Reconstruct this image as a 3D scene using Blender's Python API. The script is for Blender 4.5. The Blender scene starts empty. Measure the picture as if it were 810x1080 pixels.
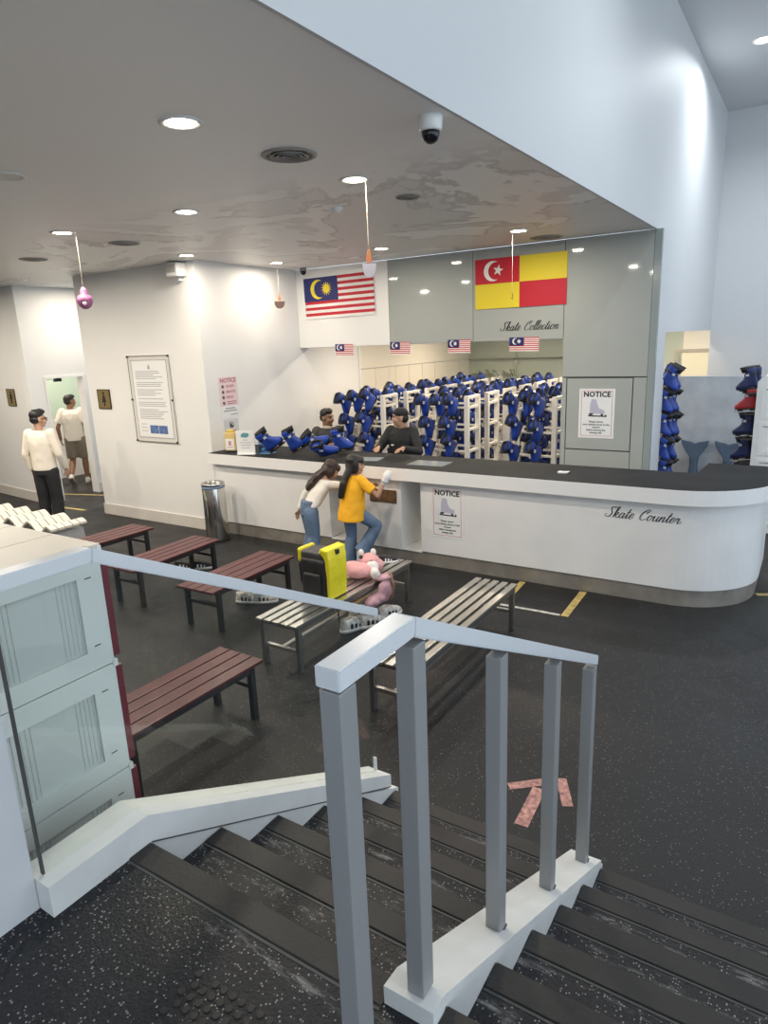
import bpy, bmesh, math, random
from mathutils import Vector, Matrix
random.seed(7)
C = bpy.context.scene.collection
PI = math.pi

# ------------------------------------------------------------------ camera
cam_d = bpy.data.cameras.new('camera'); cam = bpy.data.objects.new('camera', cam_d); C.objects.link(cam)
cam_d.sensor_fit = 'VERTICAL'; cam_d.sensor_height = 36.0; cam_d.lens = 704.0 * 36.0 / 1080.0
cam_d.clip_start = 0.05; cam_d.clip_end = 200
ax = Vector((0.843, 0.537, -0.038)); ay = Vector((0.102, -0.228, -0.968)); az = Vector((-0.528, 0.812, -0.247))
az.normalize(); ax = (ax - az * ax.dot(az)).normalized(); ay = az.cross(ax)
M = Matrix((ax, -ay, -az)).transposed().to_4x4(); M.translation = Vector((0, 0, 2.55))
cam.matrix_world = M
bpy.context.scene.camera = cam

# ------------------------------------------------------------------ world, exposure
w = bpy.data.worlds.new('world'); bpy.context.scene.world = w; w.use_nodes = True
bg = w.node_tree.nodes['Background']; bg.inputs[0].default_value = (0.76, 0.88, 1.0, 1); bg.inputs[1].default_value = 1.35
vs = bpy.context.scene.view_settings
vs.view_transform = 'Standard'; vs.look = 'None'; vs.gamma = 1.0; vs.use_curve_mapping = False; vs.exposure = 0.46
LAMP_W = 21.0

# ------------------------------------------------------------------ materials
MATS = {}
def mat(name, col, rough=0.5, metal=0.0, bump=0.0, bscale=60.0, var=0.0, vscale=4.0, emit=None, spec=0.5, coat=0.0, alpha=None):
    if name in MATS: return MATS[name]
    m = bpy.data.materials.new(name); m.use_nodes = True
    nt = m.node_tree; b = nt.nodes['Principled BSDF']
    b.inputs['Base Color'].default_value = (*col, 1); b.inputs['Roughness'].default_value = rough
    b.inputs['Metallic'].default_value = metal; b.inputs['Specular IOR Level'].default_value = spec
    b.inputs['Coat Weight'].default_value = coat
    tc = nt.nodes.new('ShaderNodeTexCoord')
    if var > 0:
        n = nt.nodes.new('ShaderNodeTexNoise'); n.inputs['Scale'].default_value = vscale; n.inputs['Detail'].default_value = 5
        nt.links.new(tc.outputs['Object'], n.inputs['Vector'])
        r = nt.nodes.new('ShaderNodeMapRange'); r.inputs[1].default_value = 0.3; r.inputs[2].default_value = 0.7
        r.inputs[3].default_value = 1 - var; r.inputs[4].default_value = 1 + var
        nt.links.new(n.outputs['Fac'], r.inputs[0])
        mx = nt.nodes.new('ShaderNodeVectorMath'); mx.operation = 'SCALE'; mx.inputs[0].default_value = col
        nt.links.new(r.outputs[0], mx.inputs['Scale']); nt.links.new(mx.outputs[0], b.inputs['Base Color'])
    if bump > 0:
        n2 = nt.nodes.new('ShaderNodeTexNoise'); n2.inputs['Scale'].default_value = bscale; n2.inputs['Detail'].default_value = 4
        nt.links.new(tc.outputs['Object'], n2.inputs['Vector'])
        bp = nt.nodes.new('ShaderNodeBump'); bp.inputs['Strength'].default_value = bump; bp.inputs['Distance'].default_value = 0.01
        nt.links.new(n2.outputs['Fac'], bp.inputs['Height']); nt.links.new(bp.outputs[0], b.inputs['Normal'])
    if emit:
        b.inputs['Emission Color'].default_value = (*emit[0], 1); b.inputs['Emission Strength'].default_value = emit[1]
    MATS[name] = m
    return m

def rubber(name, base, studs=0.0, speck=0.5, rough=0.36):
    m = bpy.data.materials.new(name); m.use_nodes = True; nt = m.node_tree; L = nt.links; b = nt.nodes['Principled BSDF']
    tc = nt.nodes.new('ShaderNodeTexCoord')
    n = nt.nodes.new('ShaderNodeTexNoise'); n.inputs['Scale'].default_value = 1.3; n.inputs['Detail'].default_value = 6
    L.new(tc.outputs['Object'], n.inputs['Vector'])
    cr = nt.nodes.new('ShaderNodeValToRGB'); cr.color_ramp.elements[0].position = 0.3; cr.color_ramp.elements[1].position = 0.72
    cr.color_ramp.elements[0].color = (*[c * 0.45 for c in base], 1); cr.color_ramp.elements[1].color = (*[c * 1.7 for c in base], 1)
    nf = nt.nodes.new('ShaderNodeTexNoise'); nf.inputs['Scale'].default_value = 95; nf.inputs['Detail'].default_value = 3; L.new(tc.outputs['Object'], nf.inputs['Vector'])
    mf = nt.nodes.new('ShaderNodeMath'); mf.operation = 'MULTIPLY_ADD'; mf.inputs[1].default_value = 1.1; L.new(nf.outputs['Fac'], mf.inputs[0])
    ms = nt.nodes.new('ShaderNodeMath'); ms.operation = 'SUBTRACT'; ms.inputs[1].default_value = 0.55; L.new(n.outputs['Fac'], ms.inputs[0]); L.new(ms.outputs[0], mf.inputs[2])
    L.new(mf.outputs[0], cr.inputs[0])
    v = nt.nodes.new('ShaderNodeTexVoronoi'); v.inputs['Scale'].default_value = 120
    L.new(tc.outputs['Object'], v.inputs['Vector'])
    sep = nt.nodes.new('ShaderNodeSeparateColor'); L.new(v.outputs['Color'], sep.inputs[0])
    g1 = nt.nodes.new('ShaderNodeMath'); g1.operation = 'GREATER_THAN'; g1.inputs[1].default_value = 1 - 0.20 * speck; L.new(sep.outputs[0], g1.inputs[0])
    g2 = nt.nodes.new('ShaderNodeMath'); g2.operation = 'LESS_THAN'; g2.inputs[1].default_value = 0.33; L.new(v.outputs['Distance'], g2.inputs[0])
    g3 = nt.nodes.new('ShaderNodeMath'); g3.operation = 'MULTIPLY'; L.new(g1.outputs[0], g3.inputs[0]); L.new(g2.outputs[0], g3.inputs[1])
    # worn scuffs
    n3 = nt.nodes.new('ShaderNodeTexNoise'); n3.inputs['Scale'].default_value = 5.5; n3.inputs['Detail'].default_value = 9; n3.inputs['Roughness'].default_value = 0.72
    L.new(tc.outputs['Object'], n3.inputs['Vector'])
    sc = nt.nodes.new('ShaderNodeMapRange'); sc.inputs[1].default_value = 0.70 - 0.06 * speck; sc.inputs[2].default_value = 0.80 - 0.06 * speck; sc.inputs[3].default_value = 0; sc.inputs[4].default_value = 0.6 * speck
    L.new(n3.outputs['Fac'], sc.inputs[0])
    mx = nt.nodes.new('ShaderNodeMath'); mx.operation = 'MAXIMUM'; L.new(g3.outputs[0], mx.inputs[0]); L.new(sc.outputs[0], mx.inputs[1])
    if studs == 0:
        # foot-worn streaks just behind each nosing
        def mth(op, a, b_=None):
            q = nt.nodes.new('ShaderNodeMath'); q.operation = op
            for k_, x_ in enumerate((a, b_)):
                if x_ is None: continue
                if isinstance(x_, (int, float)): q.inputs[k_].default_value = x_
                else: L.new(x_, q.inputs[k_])
            return q.outputs[0]
        sp = nt.nodes.new('ShaderNodeSeparateXYZ'); L.new(tc.outputs['Object'], sp.inputs[0])
        fr = mth('FRACT', mth('DIVIDE', mth('SUBTRACT', sp.outputs[1], 1.138), 0.3036))
        bell = mth('SUBTRACT', 1.0, mth('MULTIPLY', mth('ABSOLUTE', mth('SUBTRACT', fr, 0.60)), 9.0))
        st = nt.nodes.new('ShaderNodeMapping'); st.inputs['Scale'].default_value = (2.2, 9, 9); L.new(tc.outputs['Object'], st.inputs[0])
        n5 = nt.nodes.new('ShaderNodeTexNoise'); n5.inputs['Scale'].default_value = 2.6; n5.inputs['Detail'].default_value = 9; n5.inputs['Roughness'].default_value = 0.75; L.new(st.outputs[0], n5.inputs['Vector'])
        wear = nt.nodes.new('ShaderNodeMapRange'); wear.inputs[1].default_value = 0.53; wear.inputs[2].default_value = 0.66; L.new(n5.outputs['Fac'], wear.inputs[0])
        wv_ = mth('MULTIPLY', mth('MULTIPLY', mth('MAXIMUM', bell, 0.0), wear.outputs[0]), mth('GREATER_THAN', sp.outputs[1], 0.85))
        mx2 = nt.nodes.new('ShaderNodeMath'); mx2.operation = 'MAXIMUM'; L.new(mx.outputs[0], mx2.inputs[0]); L.new(wv_, mx2.inputs[1]); mx = mx2
    mc = nt.nodes.new('ShaderNodeMix'); mc.data_type = 'RGBA'; L.new(mx.outputs[0], mc.inputs[0]); L.new(cr.outputs[0], mc.inputs[6])
    mc.inputs[7].default_value = (0.26, 0.25, 0.24, 1); L.new(mc.outputs[2], b.inputs['Base Color'])
    rr = nt.nodes.new('ShaderNodeMapRange'); rr.inputs[1].default_value = 0.35; rr.inputs[2].default_value = 0.7; rr.inputs[3].default_value = rough - 0.08; rr.inputs[4].default_value = rough + 0.2
    L.new(n.outputs['Fac'], rr.inputs[0]); L.new(rr.outputs[0], b.inputs['Roughness'])
    n4 = nt.nodes.new('ShaderNodeTexNoise'); n4.inputs['Scale'].default_value = 130; n4.inputs['Detail'].default_value = 2
    L.new(tc.outputs['Object'], n4.inputs['Vector'])
    h = n4.outputs['Fac']; b.inputs['Specular IOR Level'].default_value = 0.32
    if studs > 0:
        # raised basket-weave ribs
        wv = nt.nodes.new('ShaderNodeTexChecker'); wv.inputs['Scale'].default_value = 14
        L.new(tc.outputs['Object'], wv.inputs['Vector'])
        ad = nt.nodes.new('ShaderNodeMath'); ad.operation = 'MULTIPLY_ADD'; ad.inputs[1].default_value = studs
        L.new(wv.outputs['Fac'], ad.inputs[0]); L.new(h, ad.inputs[2]); h = ad.outputs[0]
    bp = nt.nodes.new('ShaderNodeBump'); bp.inputs['Strength'].default_value = 0.45; bp.inputs['Distance'].default_value = 0.006
    L.new(h, bp.inputs['Height']); L.new(bp.outputs[0], b.inputs['Normal'])
    MATS[name] = m
    return m

def ceiling_mat():
    m = bpy.data.materials.new('ceiling_paint'); m.use_nodes = True; nt = m.node_tree; L = nt.links; b = nt.nodes['Principled BSDF']
    tc = nt.nodes.new('ShaderNodeTexCoord')
    n = nt.nodes.new('ShaderNodeTexNoise'); n.inputs['Scale'].default_value = 0.62; n.inputs['Detail'].default_value = 5; n.inputs['Roughness'].default_value = 0.55; n.inputs['Distortion'].default_value = 0.5
    L.new(tc.outputs['Object'], n.inputs['Vector'])
    r = nt.nodes.new('ShaderNodeValToRGB'); r.color_ramp.interpolation = 'LINEAR'
    e = r.color_ramp.elements; e[0].position = 0.0; e[0].color = (0.80, 0.78, 0.76, 1); e[1].position = 0.515; e[1].color = (0.80, 0.78, 0.76, 1)
    a = e.new(0.52); a.color = (0.60, 0.58, 0.56, 1); a = e.new(0.535); a.color = (0.70, 0.68, 0.66, 1); a = e.new(0.545); a.color = (0.98, 0.97, 0.95, 1); a = e.new(0.63); a.color = (0.98, 0.97, 0.95, 1); a = e.new(0.64); a.color = (0.78, 0.76, 0.74, 1)
    L.new(n.outputs['Fac'], r.inputs[0])
    # only the stretch over the waiting area peels
    sp = nt.nodes.new('ShaderNodeSeparateXYZ'); L.new(tc.outputs['Object'], sp.inputs[0])
    g = nt.nodes.new('ShaderNodeMapRange'); g.inputs[1].default_value = 3.9; g.inputs[2].default_value = 4.6; L.new(sp.outputs[1], g.inputs[0])
    mc = nt.nodes.new('ShaderNodeMix'); mc.data_type = 'RGBA'; mc.inputs[6].default_value = (0.94, 0.93, 0.915, 1)
    L.new(g.outputs[0], mc.inputs[0]); L.new(r.outputs[0], mc.inputs[7]); L.new(mc.outputs[2], b.inputs['Base Color'])
    b.inputs['Roughness'].default_value = 0.42
    MATS['ceiling_paint'] = m
    return m

def thin_glass(name, tint, rough=0.0, tr=0.85):
    m = bpy.data.materials.new(name); m.use_nodes = True; nt = m.node_tree; L = nt.links
    out = nt.nodes['Material Output']; nt.nodes.remove(nt.nodes['Principled BSDF'])
    t = nt.nodes.new('ShaderNodeBsdfTransparent'); t.inputs[0].default_value = (*tint, 1)
    g = nt.nodes.new('ShaderNodeBsdfGlossy'); g.inputs['Roughness'].default_value = rough; g.inputs[0].default_value = (0.95, 1, 0.98, 1)
    lw = nt.nodes.new('ShaderNodeLayerWeight'); pw = nt.nodes.new('ShaderNodeMath'); pw.operation = 'POWER'; pw.inputs[1].default_value = 5.0; L.new(lw.outputs['Facing'], pw.inputs[0])
    f = nt.nodes.new('ShaderNodeMath'); f.operation = 'MULTIPLY_ADD'; f.inputs[1].default_value = 0.7; f.inputs[2].default_value = 0.035; L.new(pw.outputs[0], f.inputs[0])
    mx = nt.nodes.new('ShaderNodeMixShader'); L.new(f.outputs[0], mx.inputs[0]); L.new(t.outputs[0], mx.inputs[1]); L.new(g.outputs[0], mx.inputs[2])
    L.new(mx.outputs[0], out.inputs[0]); MATS[name] = m
    return m

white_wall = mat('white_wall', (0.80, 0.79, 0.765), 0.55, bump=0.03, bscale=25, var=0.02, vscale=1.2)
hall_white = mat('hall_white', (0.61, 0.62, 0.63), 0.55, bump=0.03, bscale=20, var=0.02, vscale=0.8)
base_tile = mat('base_tile', (0.66, 0.62, 0.57), 0.35)
cream = mat('cream_panel', (0.80, 0.74, 0.62), 0.4)
white_gloss = mat('white_gloss', (0.83, 0.82, 0.80), 0.28)
counter_white = mat('counter_white', (0.82, 0.81, 0.79), 0.35, var=0.04, vscale=2.5)
black_top = mat('black_top', (0.021, 0.022, 0.024), 0.75, spec=0.2, bump=0.12, bscale=90, var=0.25, vscale=3)
steel = mat('steel', (0.62, 0.61, 0.59), 0.24, 1.0, bump=0.04, bscale=40)
plinth_steel = mat('plinth_steel', (0.36, 0.33, 0.29), 0.36, 0.45, bump=0.08, bscale=9, var=0.2, vscale=5)
bench_steel = mat('bench_steel', (0.70, 0.68, 0.64), 0.30, 1.0)
dark_metal = mat('dark_metal', (0.02, 0.02, 0.022), 0.4)
rail_white = mat('rail_white', (0.66, 0.68, 0.70), 0.3)
post_grey = mat('post_grey', (0.29, 0.29, 0.29), 0.42, 0.1, bump=0.02, bscale=15)
curb_white = mat('curb_white', (0.66, 0.66, 0.64), 0.5, bump=0.08, bscale=30, var=0.07, vscale=6)
glass_clad = mat('glass_clad', (0.40, 0.42, 0.395), 0.04, 0.0, spec=0.6)
glass_edge = mat('glass_edge', (0.30, 0.34, 0.33), 0.15)
back_green = mat('back_green', (0.50, 0.55, 0.46), 0.12)
seam_dark = mat('seam_dark', (0.06, 0.06, 0.06), 0.6)
rack_white = mat('rack_white', (0.80, 0.77, 0.70), 0.45)
maroon = mat('maroon', (0.16, 0.022, 0.035), 0.3)
wood_red = mat('wood_red', (0.085, 0.020, 0.022), 0.33, bump=0.05, bscale=20, var=0.18, vscale=7)
locker_grey = mat('locker_grey', (0.74, 0.76, 0.74), 0.4, var=0.03, vscale=3)
locker_panel = mat('locker_panel', (0.62, 0.645, 0.63), 0.4)
locker_top = mat('locker_top', (0.68, 0.63, 0.53), 0.45, var=0.04, vscale=3)
partition = mat('partition', (0.46, 0.50, 0.55), 0.7, bump=0.2, bscale=30, var=0.14, vscale=4)
blue_boot = mat('blue_boot', (0.016, 0.055, 0.33), 0.32, var=0.3, vscale=9)
navy_boot = mat('navy_boot', (0.012, 0.022, 0.11), 0.4)
red_boot = mat('red_boot', (0.45, 0.03, 0.04), 0.4)
black_rub = mat('black_rubber', (0.012, 0.012, 0.013), 0.55)
strap_white = mat('strap_white', (0.55, 0.58, 0.66), 0.4)
gold = mat('gold_plate', (0.42, 0.31, 0.13), 0.35, 0.7)
ink = mat('ink', (0.015, 0.015, 0.018), 0.6)
ink_grey = mat('ink_grey', (0.36, 0.36, 0.37), 0.7)
paper = mat('paper', (0.82, 0.82, 0.81), 0.5)
paper_pink = mat('paper_pink', (0.80, 0.62, 0.63), 0.5)
pink_line = mat('pink_line', (0.60, 0.28, 0.31), 0.5)
red_flag = mat('red_flag', (0.52, 0.012, 0.03), 0.65)
white_flag = mat('white_flag', (0.80, 0.77, 0.74), 0.65)
blue_flag = mat('blue_flag', (0.012, 0.018, 0.13), 0.65)
yellow_flag = mat('yellow_flag', (0.76, 0.60, 0.03), 0.65)
tape_yellow = mat('tape_yellow', (0.50, 0.37, 0.12), 0.5, var=0.35, vscale=14)
tape_white = mat('tape_white', (0.50, 0.48, 0.44), 0.5, var=0.45, vscale=12)
tape_pink = mat('tape_pink', (0.40, 0.20, 0.17), 0.55, var=0.6, vscale=30)
plastic_white = mat('plastic_white', (0.80, 0.80, 0.78), 0.35)
lamp_glow = mat('lamp_glow', (1, 0.95, 0.85), 0.5, emit=((1.0, 0.88, 0.70), 22.0))
hall_glow = mat('hall_glow', (1, 1, 1), 0.5, emit=((0.95, 0.98, 1.0), 22.0))
lamp_off = mat('lamp_off', (0.70, 0.69, 0.66), 0.4)
vent_grey = mat('vent_grey', (0.34, 0.33, 0.31), 0.5)
string_m = mat('string', (0.45, 0.40, 0.33), 0.8)
ceil_m = ceiling_mat()
floor_m = rubber('floor_rubber', (0.0135, 0.0135, 0.0145), studs=0.9, speck=0.28, rough=0.42)
stair_m = rubber('stair_rubber', (0.011, 0.011, 0.013), studs=0.0, speck=1.15, rough=0.45)
nosing_m = mat('nosing_rubber', (0.019, 0.0165, 0.015), 0.6, bump=0.2, bscale=70, var=0.25, vscale=5)
pane_m = thin_glass('pane_glass', (0.965, 0.985, 0.975))
clear_m = thin_glass('clear_acrylic', (0.72, 0.84, 0.95))

# ------------------------------------------------------------------ mesh helpers
def tag(o, label=None, cat=None, group=None, kind=None):
    if label: o['label'] = label
    if cat: o['category'] = cat
    if group: o['group'] = group
    if kind: o['kind'] = kind
    return o
def thing(name, label, cat, loc=(0, 0, 0), rz=0.0, group=None, kind=None):
    o = bpy.data.objects.new(name, None); C.objects.link(o); o.location = loc; o.rotation_euler = (0, 0, rz)
    o.empty_display_size = 0.1
    return tag(o, label, cat, group, kind)
def link(name, me, parent=None, loc=None, rot=None):
    o = bpy.data.objects.new(name, me); C.objects.link(o); o.parent = parent
    if loc is not None: o.location = loc
    if rot is not None: o.rotation_euler = rot
    return o
def mesh(bm, m, smooth=False, name='mesh'):
    me = bpy.data.meshes.new(name); bm.normal_update(); bm.to_mesh(me); bm.free()
    for x in (m if isinstance(m, (list, tuple)) else [m]): me.materials.append(x)
    if smooth:
        for p in me.polygons: p.use_smooth = True
    return me
def obj(name, bm, m, parent=None, smooth=False, loc=None, rot=None):
    return link(name, mesh(bm, m, smooth, name), parent, loc, rot)
def NB(): return bmesh.new()
def bx(bm, x0, x1, y0, y1, z0, z1, bev=0.0, mi=0):
    vs_ = [bm.verts.new(p) for p in ((x0,y0,z0),(x1,y0,z0),(x1,y1,z0),(x0,y1,z0),(x0,y0,z1),(x1,y0,z1),(x1,y1,z1),(x0,y1,z1))]
    fs = [bm.faces.new([vs_[i] for i in f]) for f in ((3,2,1,0),(4,5,6,7),(0,1,5,4),(1,2,6,5),(2,3,7,6),(3,0,4,7))]
    for f in fs: f.material_index = mi
    if bev > 0:
        ed = list({e for f in fs for e in f.edges})
        bmesh.ops.bevel(bm, geom=ed, offset=bev, segments=2, affect='EDGES', profile=0.6)
    return bm
def box(name, dims, m, parent=None, bev=0.0):
    return obj(name, bx(NB(), *dims, bev=bev), m, parent)
def beam(bm, p0, p1, wx, wz, up=(0, 0, 1)):
    p0 = Vector(p0); p1 = Vector(p1); d = (p1 - p0).normalized(); u = Vector(up)
    s = d.cross(u)
    if s.length < 1e-5: s = Vector((1, 0, 0))
    s.normalize(); u = s.cross(d)
    r = []
    for p in (p0, p1):
        r.append([bm.verts.new(p + s * (a * wx / 2) + u * (b * wz / 2)) for a, b in ((-1,-1),(1,-1),(1,1),(-1,1))])
    bm.faces.new(r[0][::-1]); bm.faces.new(r[1])
    for i in range(4): bm.faces.new([r[0][i], r[0][(i+1)%4], r[1][(i+1)%4], r[1][i]])
    bmesh.ops.recalc_face_normals(bm, faces=bm.faces)
    return bm
def loft(bm, rings, close=True, mi=0):
    R = [[bm.verts.new(p) for p in r] for r in rings]
    n = len(R[0])
    for a, b in zip(R, R[1:]):
        for i in range(n):
            f = bm.faces.new([a[i], a[(i+1)%n], b[(i+1)%n], b[i]]); f.material_index = mi
    if close:
        bm.faces.new(R[0][::-1]).material_index = mi; bm.faces.new(R[-1]).material_index = mi
    return bm
def circ(c, r, n=20, z=None, ry=None):
    return [(c[0] + r * math.cos(2*PI*i/n), c[1] + (ry or r) * math.sin(2*PI*i/n), c[2]) for i in range(n)]
def lathe(bm, prof, c=(0, 0, 0), n=24):
    return loft(bm, [circ((c[0], c[1], c[2] + z), max(r, 1e-4), n) for r, z in prof])
def tube(bm, pts, r, n=8):
    pts = [Vector(p) for p in pts]; rings = []
    prev = None
    for i, p in enumerate(pts):
        d = (pts[min(i+1, len(pts)-1)] - pts[max(i-1, 0)]).normalized()
        if prev is None:
            a = Vector((0, 0, 1)) if abs(d.z) < 0.9 else Vector((1, 0, 0))
        else: a = prev
        s = d.cross(a).normalized(); u = s.cross(d).normalized(); prev = u
        rr = r[i] if isinstance(r, (list, tuple)) else r
        rings.append([p + (s * math.cos(2*PI*k/n) + u * math.sin(2*PI*k/n)) * rr for k in range(n)])
    return loft(bm, rings)
def prism(bm, pts, z0, z1, mi=0):
    a = [bm.verts.new((x, y, z0)) for x, y in pts]; b = [bm.verts.new((x, y, z1)) for x, y in pts]
    n = len(pts)
    bm.faces.new(a[::-1]).material_index = mi; bm.faces.new(b).material_index = mi
    for i in range(n): bm.faces.new([a[i], a[(i+1)%n], b[(i+1)%n], b[i]]).material_index = mi
    bmesh.ops.recalc_face_normals(bm, faces=bm.faces)
    return bm
def vprism(bm, pts, y0, y1, mi=0):
    """outline in (x, z), thickness in y"""
    a = [bm.verts.new((x, y0, z)) for x, z in pts]; b = [bm.verts.new((x, y1, z)) for x, z in pts]
    n = len(pts)
    bm.faces.new(a).material_index = mi; bm.faces.new(b[::-1]).material_index = mi
    for i in range(n): bm.faces.new([a[(i+1)%n], a[i], b[i], b[(i+1)%n]]).material_index = mi
    bmesh.ops.recalc_face_normals(bm, faces=bm.faces)
    return bm
def xprism(bm, pts, x0, x1):
    """outline in (y, z), thickness in x"""
    a = [bm.verts.new((x0, y, z)) for y, z in pts]; b = [bm.verts.new((x1, y, z)) for y, z in pts]
    n = len(pts); bm.faces.new(a); bm.faces.new(b[::-1])
    for i in range(n): bm.faces.new([a[(i+1)%n], a[i], b[i], b[(i+1)%n]])
    bmesh.ops.recalc_face_normals(bm, faces=bm.faces)
    return bm
def struct(name, bm, m, label=None):
    o = obj(name, bm, m); o['kind'] = 'structure'
    if label: o['label'] = label
    return o
def copy_tree(o, parent=None, label=None, group=None):
    c = o.copy(); C.objects.link(c); c.parent = parent
    if label: c['label'] = label
    if group: c['group'] = group
    for ch in list(o.children): copy_tree(ch, c)
    return c
def text_mesh(s, size, m, bold=0.0, shear=0.0, align='CENTER', depth=0.0008, spacing=1.0):
    cu = bpy.data.curves.new('lettering', 'FONT'); cu.body = s; cu.size = size; cu.align_x = align; cu.align_y = 'CENTER'
    cu.shear = shear; cu.offset = bold; cu.extrude = depth; cu.resolution_u = 2; cu.space_character = spacing
    o = bpy.data.objects.new('lettering', cu); C.objects.link(o)
    dg = bpy.context.evaluated_depsgraph_get(); dg.update()
    me = bpy.data.meshes.new_from_object(o.evaluated_get(dg)); bpy.data.objects.remove(o); bpy.data.curves.remove(cu)
    me.materials.clear(); me.materials.append(m)
    return me
FACE_NY = (PI / 2, 0, 0)                     # text reads on a face looking to -Y
FACE_PX = (PI / 2, 0, PI / 2)                # text reads on a face looking to +X

# ================================================================== STRUCTURE
CZ = 3.67
struct('floor', bx(NB(), -17, 7, -5, 16, -0.12, 0), floor_m)
struct('ceiling', bx(NB(), -17, -1.722, -5, 8.51, CZ, CZ + 0.15), ceil_m)
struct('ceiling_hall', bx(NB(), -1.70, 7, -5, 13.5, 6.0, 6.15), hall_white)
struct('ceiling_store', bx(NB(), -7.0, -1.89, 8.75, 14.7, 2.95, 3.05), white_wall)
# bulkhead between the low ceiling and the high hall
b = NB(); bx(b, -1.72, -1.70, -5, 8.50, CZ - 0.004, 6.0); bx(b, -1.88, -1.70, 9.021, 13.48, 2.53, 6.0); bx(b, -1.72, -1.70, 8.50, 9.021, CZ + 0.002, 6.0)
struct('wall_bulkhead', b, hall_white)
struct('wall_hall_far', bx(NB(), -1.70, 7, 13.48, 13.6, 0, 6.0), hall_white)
struct('wall_store_back', bx(NB(), -7.2, -1.2, 14.72, 14.9, 0, 3.0), cream)
# toilet wall block and the wall running back beside the counter
b = NB(); bx(b, -9.62, -7.0, 6.45, 6.62, 0, CZ); bx(b, -7.18, -7.0, 6.62, 14.72, 0, CZ)
struct('wall_left', b, white_wall)
# wall with the toilet doorway, facing +X
b = NB(); bx(b, -11.40, -11.25, 6.43, 6.722, 0, CZ); bx(b, -11.40, -11.25, 7.47, 10.2, 0, CZ); bx(b, -11.40, -11.25, 6.722, 7.47, 2.18, CZ)
struct('wall_doorway', b, white_wall)
b = NB(); prism(b, [(-11.25, 6.43), (-16.8, 6.98), (-16.8, 7.15), (-11.40, 6.60)], 0, CZ)
struct('wall_far_left', b, white_wall)
struct('wall_restroom', bx(NB(), -15.0, -14.85, 6.6, 10.2, 0, CZ), white_wall)
b = NB(); bx(b, -14.85, -9.5, 10.0, 10.2, 0, CZ)
struct('wall_restroom_back', b, white_wall)
struct('wall_back', bx(NB(), -17, -1.88, -5, -4.85, 0, CZ), white_wall)
struct('wall_end_left', bx(NB(), -17, -16.85, -4.85, 7.0, 0, CZ), white_wall)
# low wall at the head of the stairs
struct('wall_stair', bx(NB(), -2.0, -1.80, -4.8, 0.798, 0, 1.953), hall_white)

# baseboards of separate tiles
def baseboard(name, p0, p1, out, n):
    root = thing(name, None, None, (0, 0, 0), kind='structure')
    p0 = Vector((*p0, 0)); p1 = Vector((*p1, 0)); o = Vector((*out, 0))
    for i in range(n):
        a = p0.lerp(p1, i / n) + (p1 - p0).normalized() * 0.002; c = p0.lerp(p1, (i + 1) / n) - (p1 - p0).normalized() * 0.002
        bm = NB(); prism(bm, [(a.x, a.y), (c.x, c.y), (c.x + o.x, c.y + o.y), (a.x + o.x, a.y + o.y)], 0.0, 0.17)
        obj('baseboard_tile', bm, base_tile, root)
baseboard('baseboard_left', (-9.64, 6.449), (-7.0, 6.449), (0, -0.016), 5)
baseboard('baseboard_far_left', (-11.25, 6.429), (-16.0, 6.90), (-0.0016, -0.016), 8)
baseboard('baseboard_doorway', (-11.249, 6.43), (-11.249, 6.72), (0.016, 0), 1)
baseboard('baseboard_corridor', (-11.249, 7.48), (-11.249, 10.0), (0.016, 0), 5)

# restroom door frame and frosted screen behind
root = thing('door_1', None, None, (0, 0, 0), kind='structure')
b = NB(); bx(b, -11.42, -11.235, 6.715, 6.745, 0, 2.185); bx(b, -11.42, -11.235, 7.445, 7.475, 0, 2.185); bx(b, -11.42, -11.235, 6.745, 7.445, 2.15, 2.185)
obj('door_frame', b, white_gloss, root)
r = thing('door_closer', 'black door closer on the head of the toilet doorway', 'door closer', (-11.41, 6.95, 2.10))
box('body', (-0.05, 0.0, 0.06, 0.20, -0.02, 0.04), dark_metal, r, 0.006)
obj('arm', beam(NB(), (-0.02, 0.08, 0.02), (-0.02, -0.20, 0.03), 0.02, 0.012), steel, r)
mint = mat('mint_glass', (0.56, 0.70, 0.60), 0.35)
r = thing('frosted_screen', 'pale green frosted glass screen inside the toilet', 'screen', (-13.3, 8.0, 0))
box('pane', (-0.012, 0.0, -0.5, 1.4, 1.27, 2.35), mint, r)
box('lower_panel', (-0.03, 0.0, -0.5, 1.4, 0.0, 1.25), white_gloss, r)
for y in (-0.42, 0.5, 1.3): box('clamp', (-0.02, 0.012, y - 0.03, y + 0.03, 1.235, 1.30), dark_metal, r)

# cream wall panels on the wall behind the skate store
root = thing('trim_1', None, None, (0, 0, 0), kind='structure')
ys = [10.14, 10.62, 11.1, 11.35, 11.85, 12.4, 12.95, 13.55, 14.13, 14.72]
for i in range(9):
    y0, y1 = ys[i] + 0.006, ys[i+1] - 0.006
    box('panel', (-7.0, -6.975, y0, y1, 0.02, 2.075), cream, root)
box('panel', (-7.0, -6.975, 10.146, 14.71, 2.09, 2.94), cream, root)
box('corner_strip', (-7.0, -6.965, 10.10, 10.142, 0, 2.94), white_gloss, root)
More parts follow.
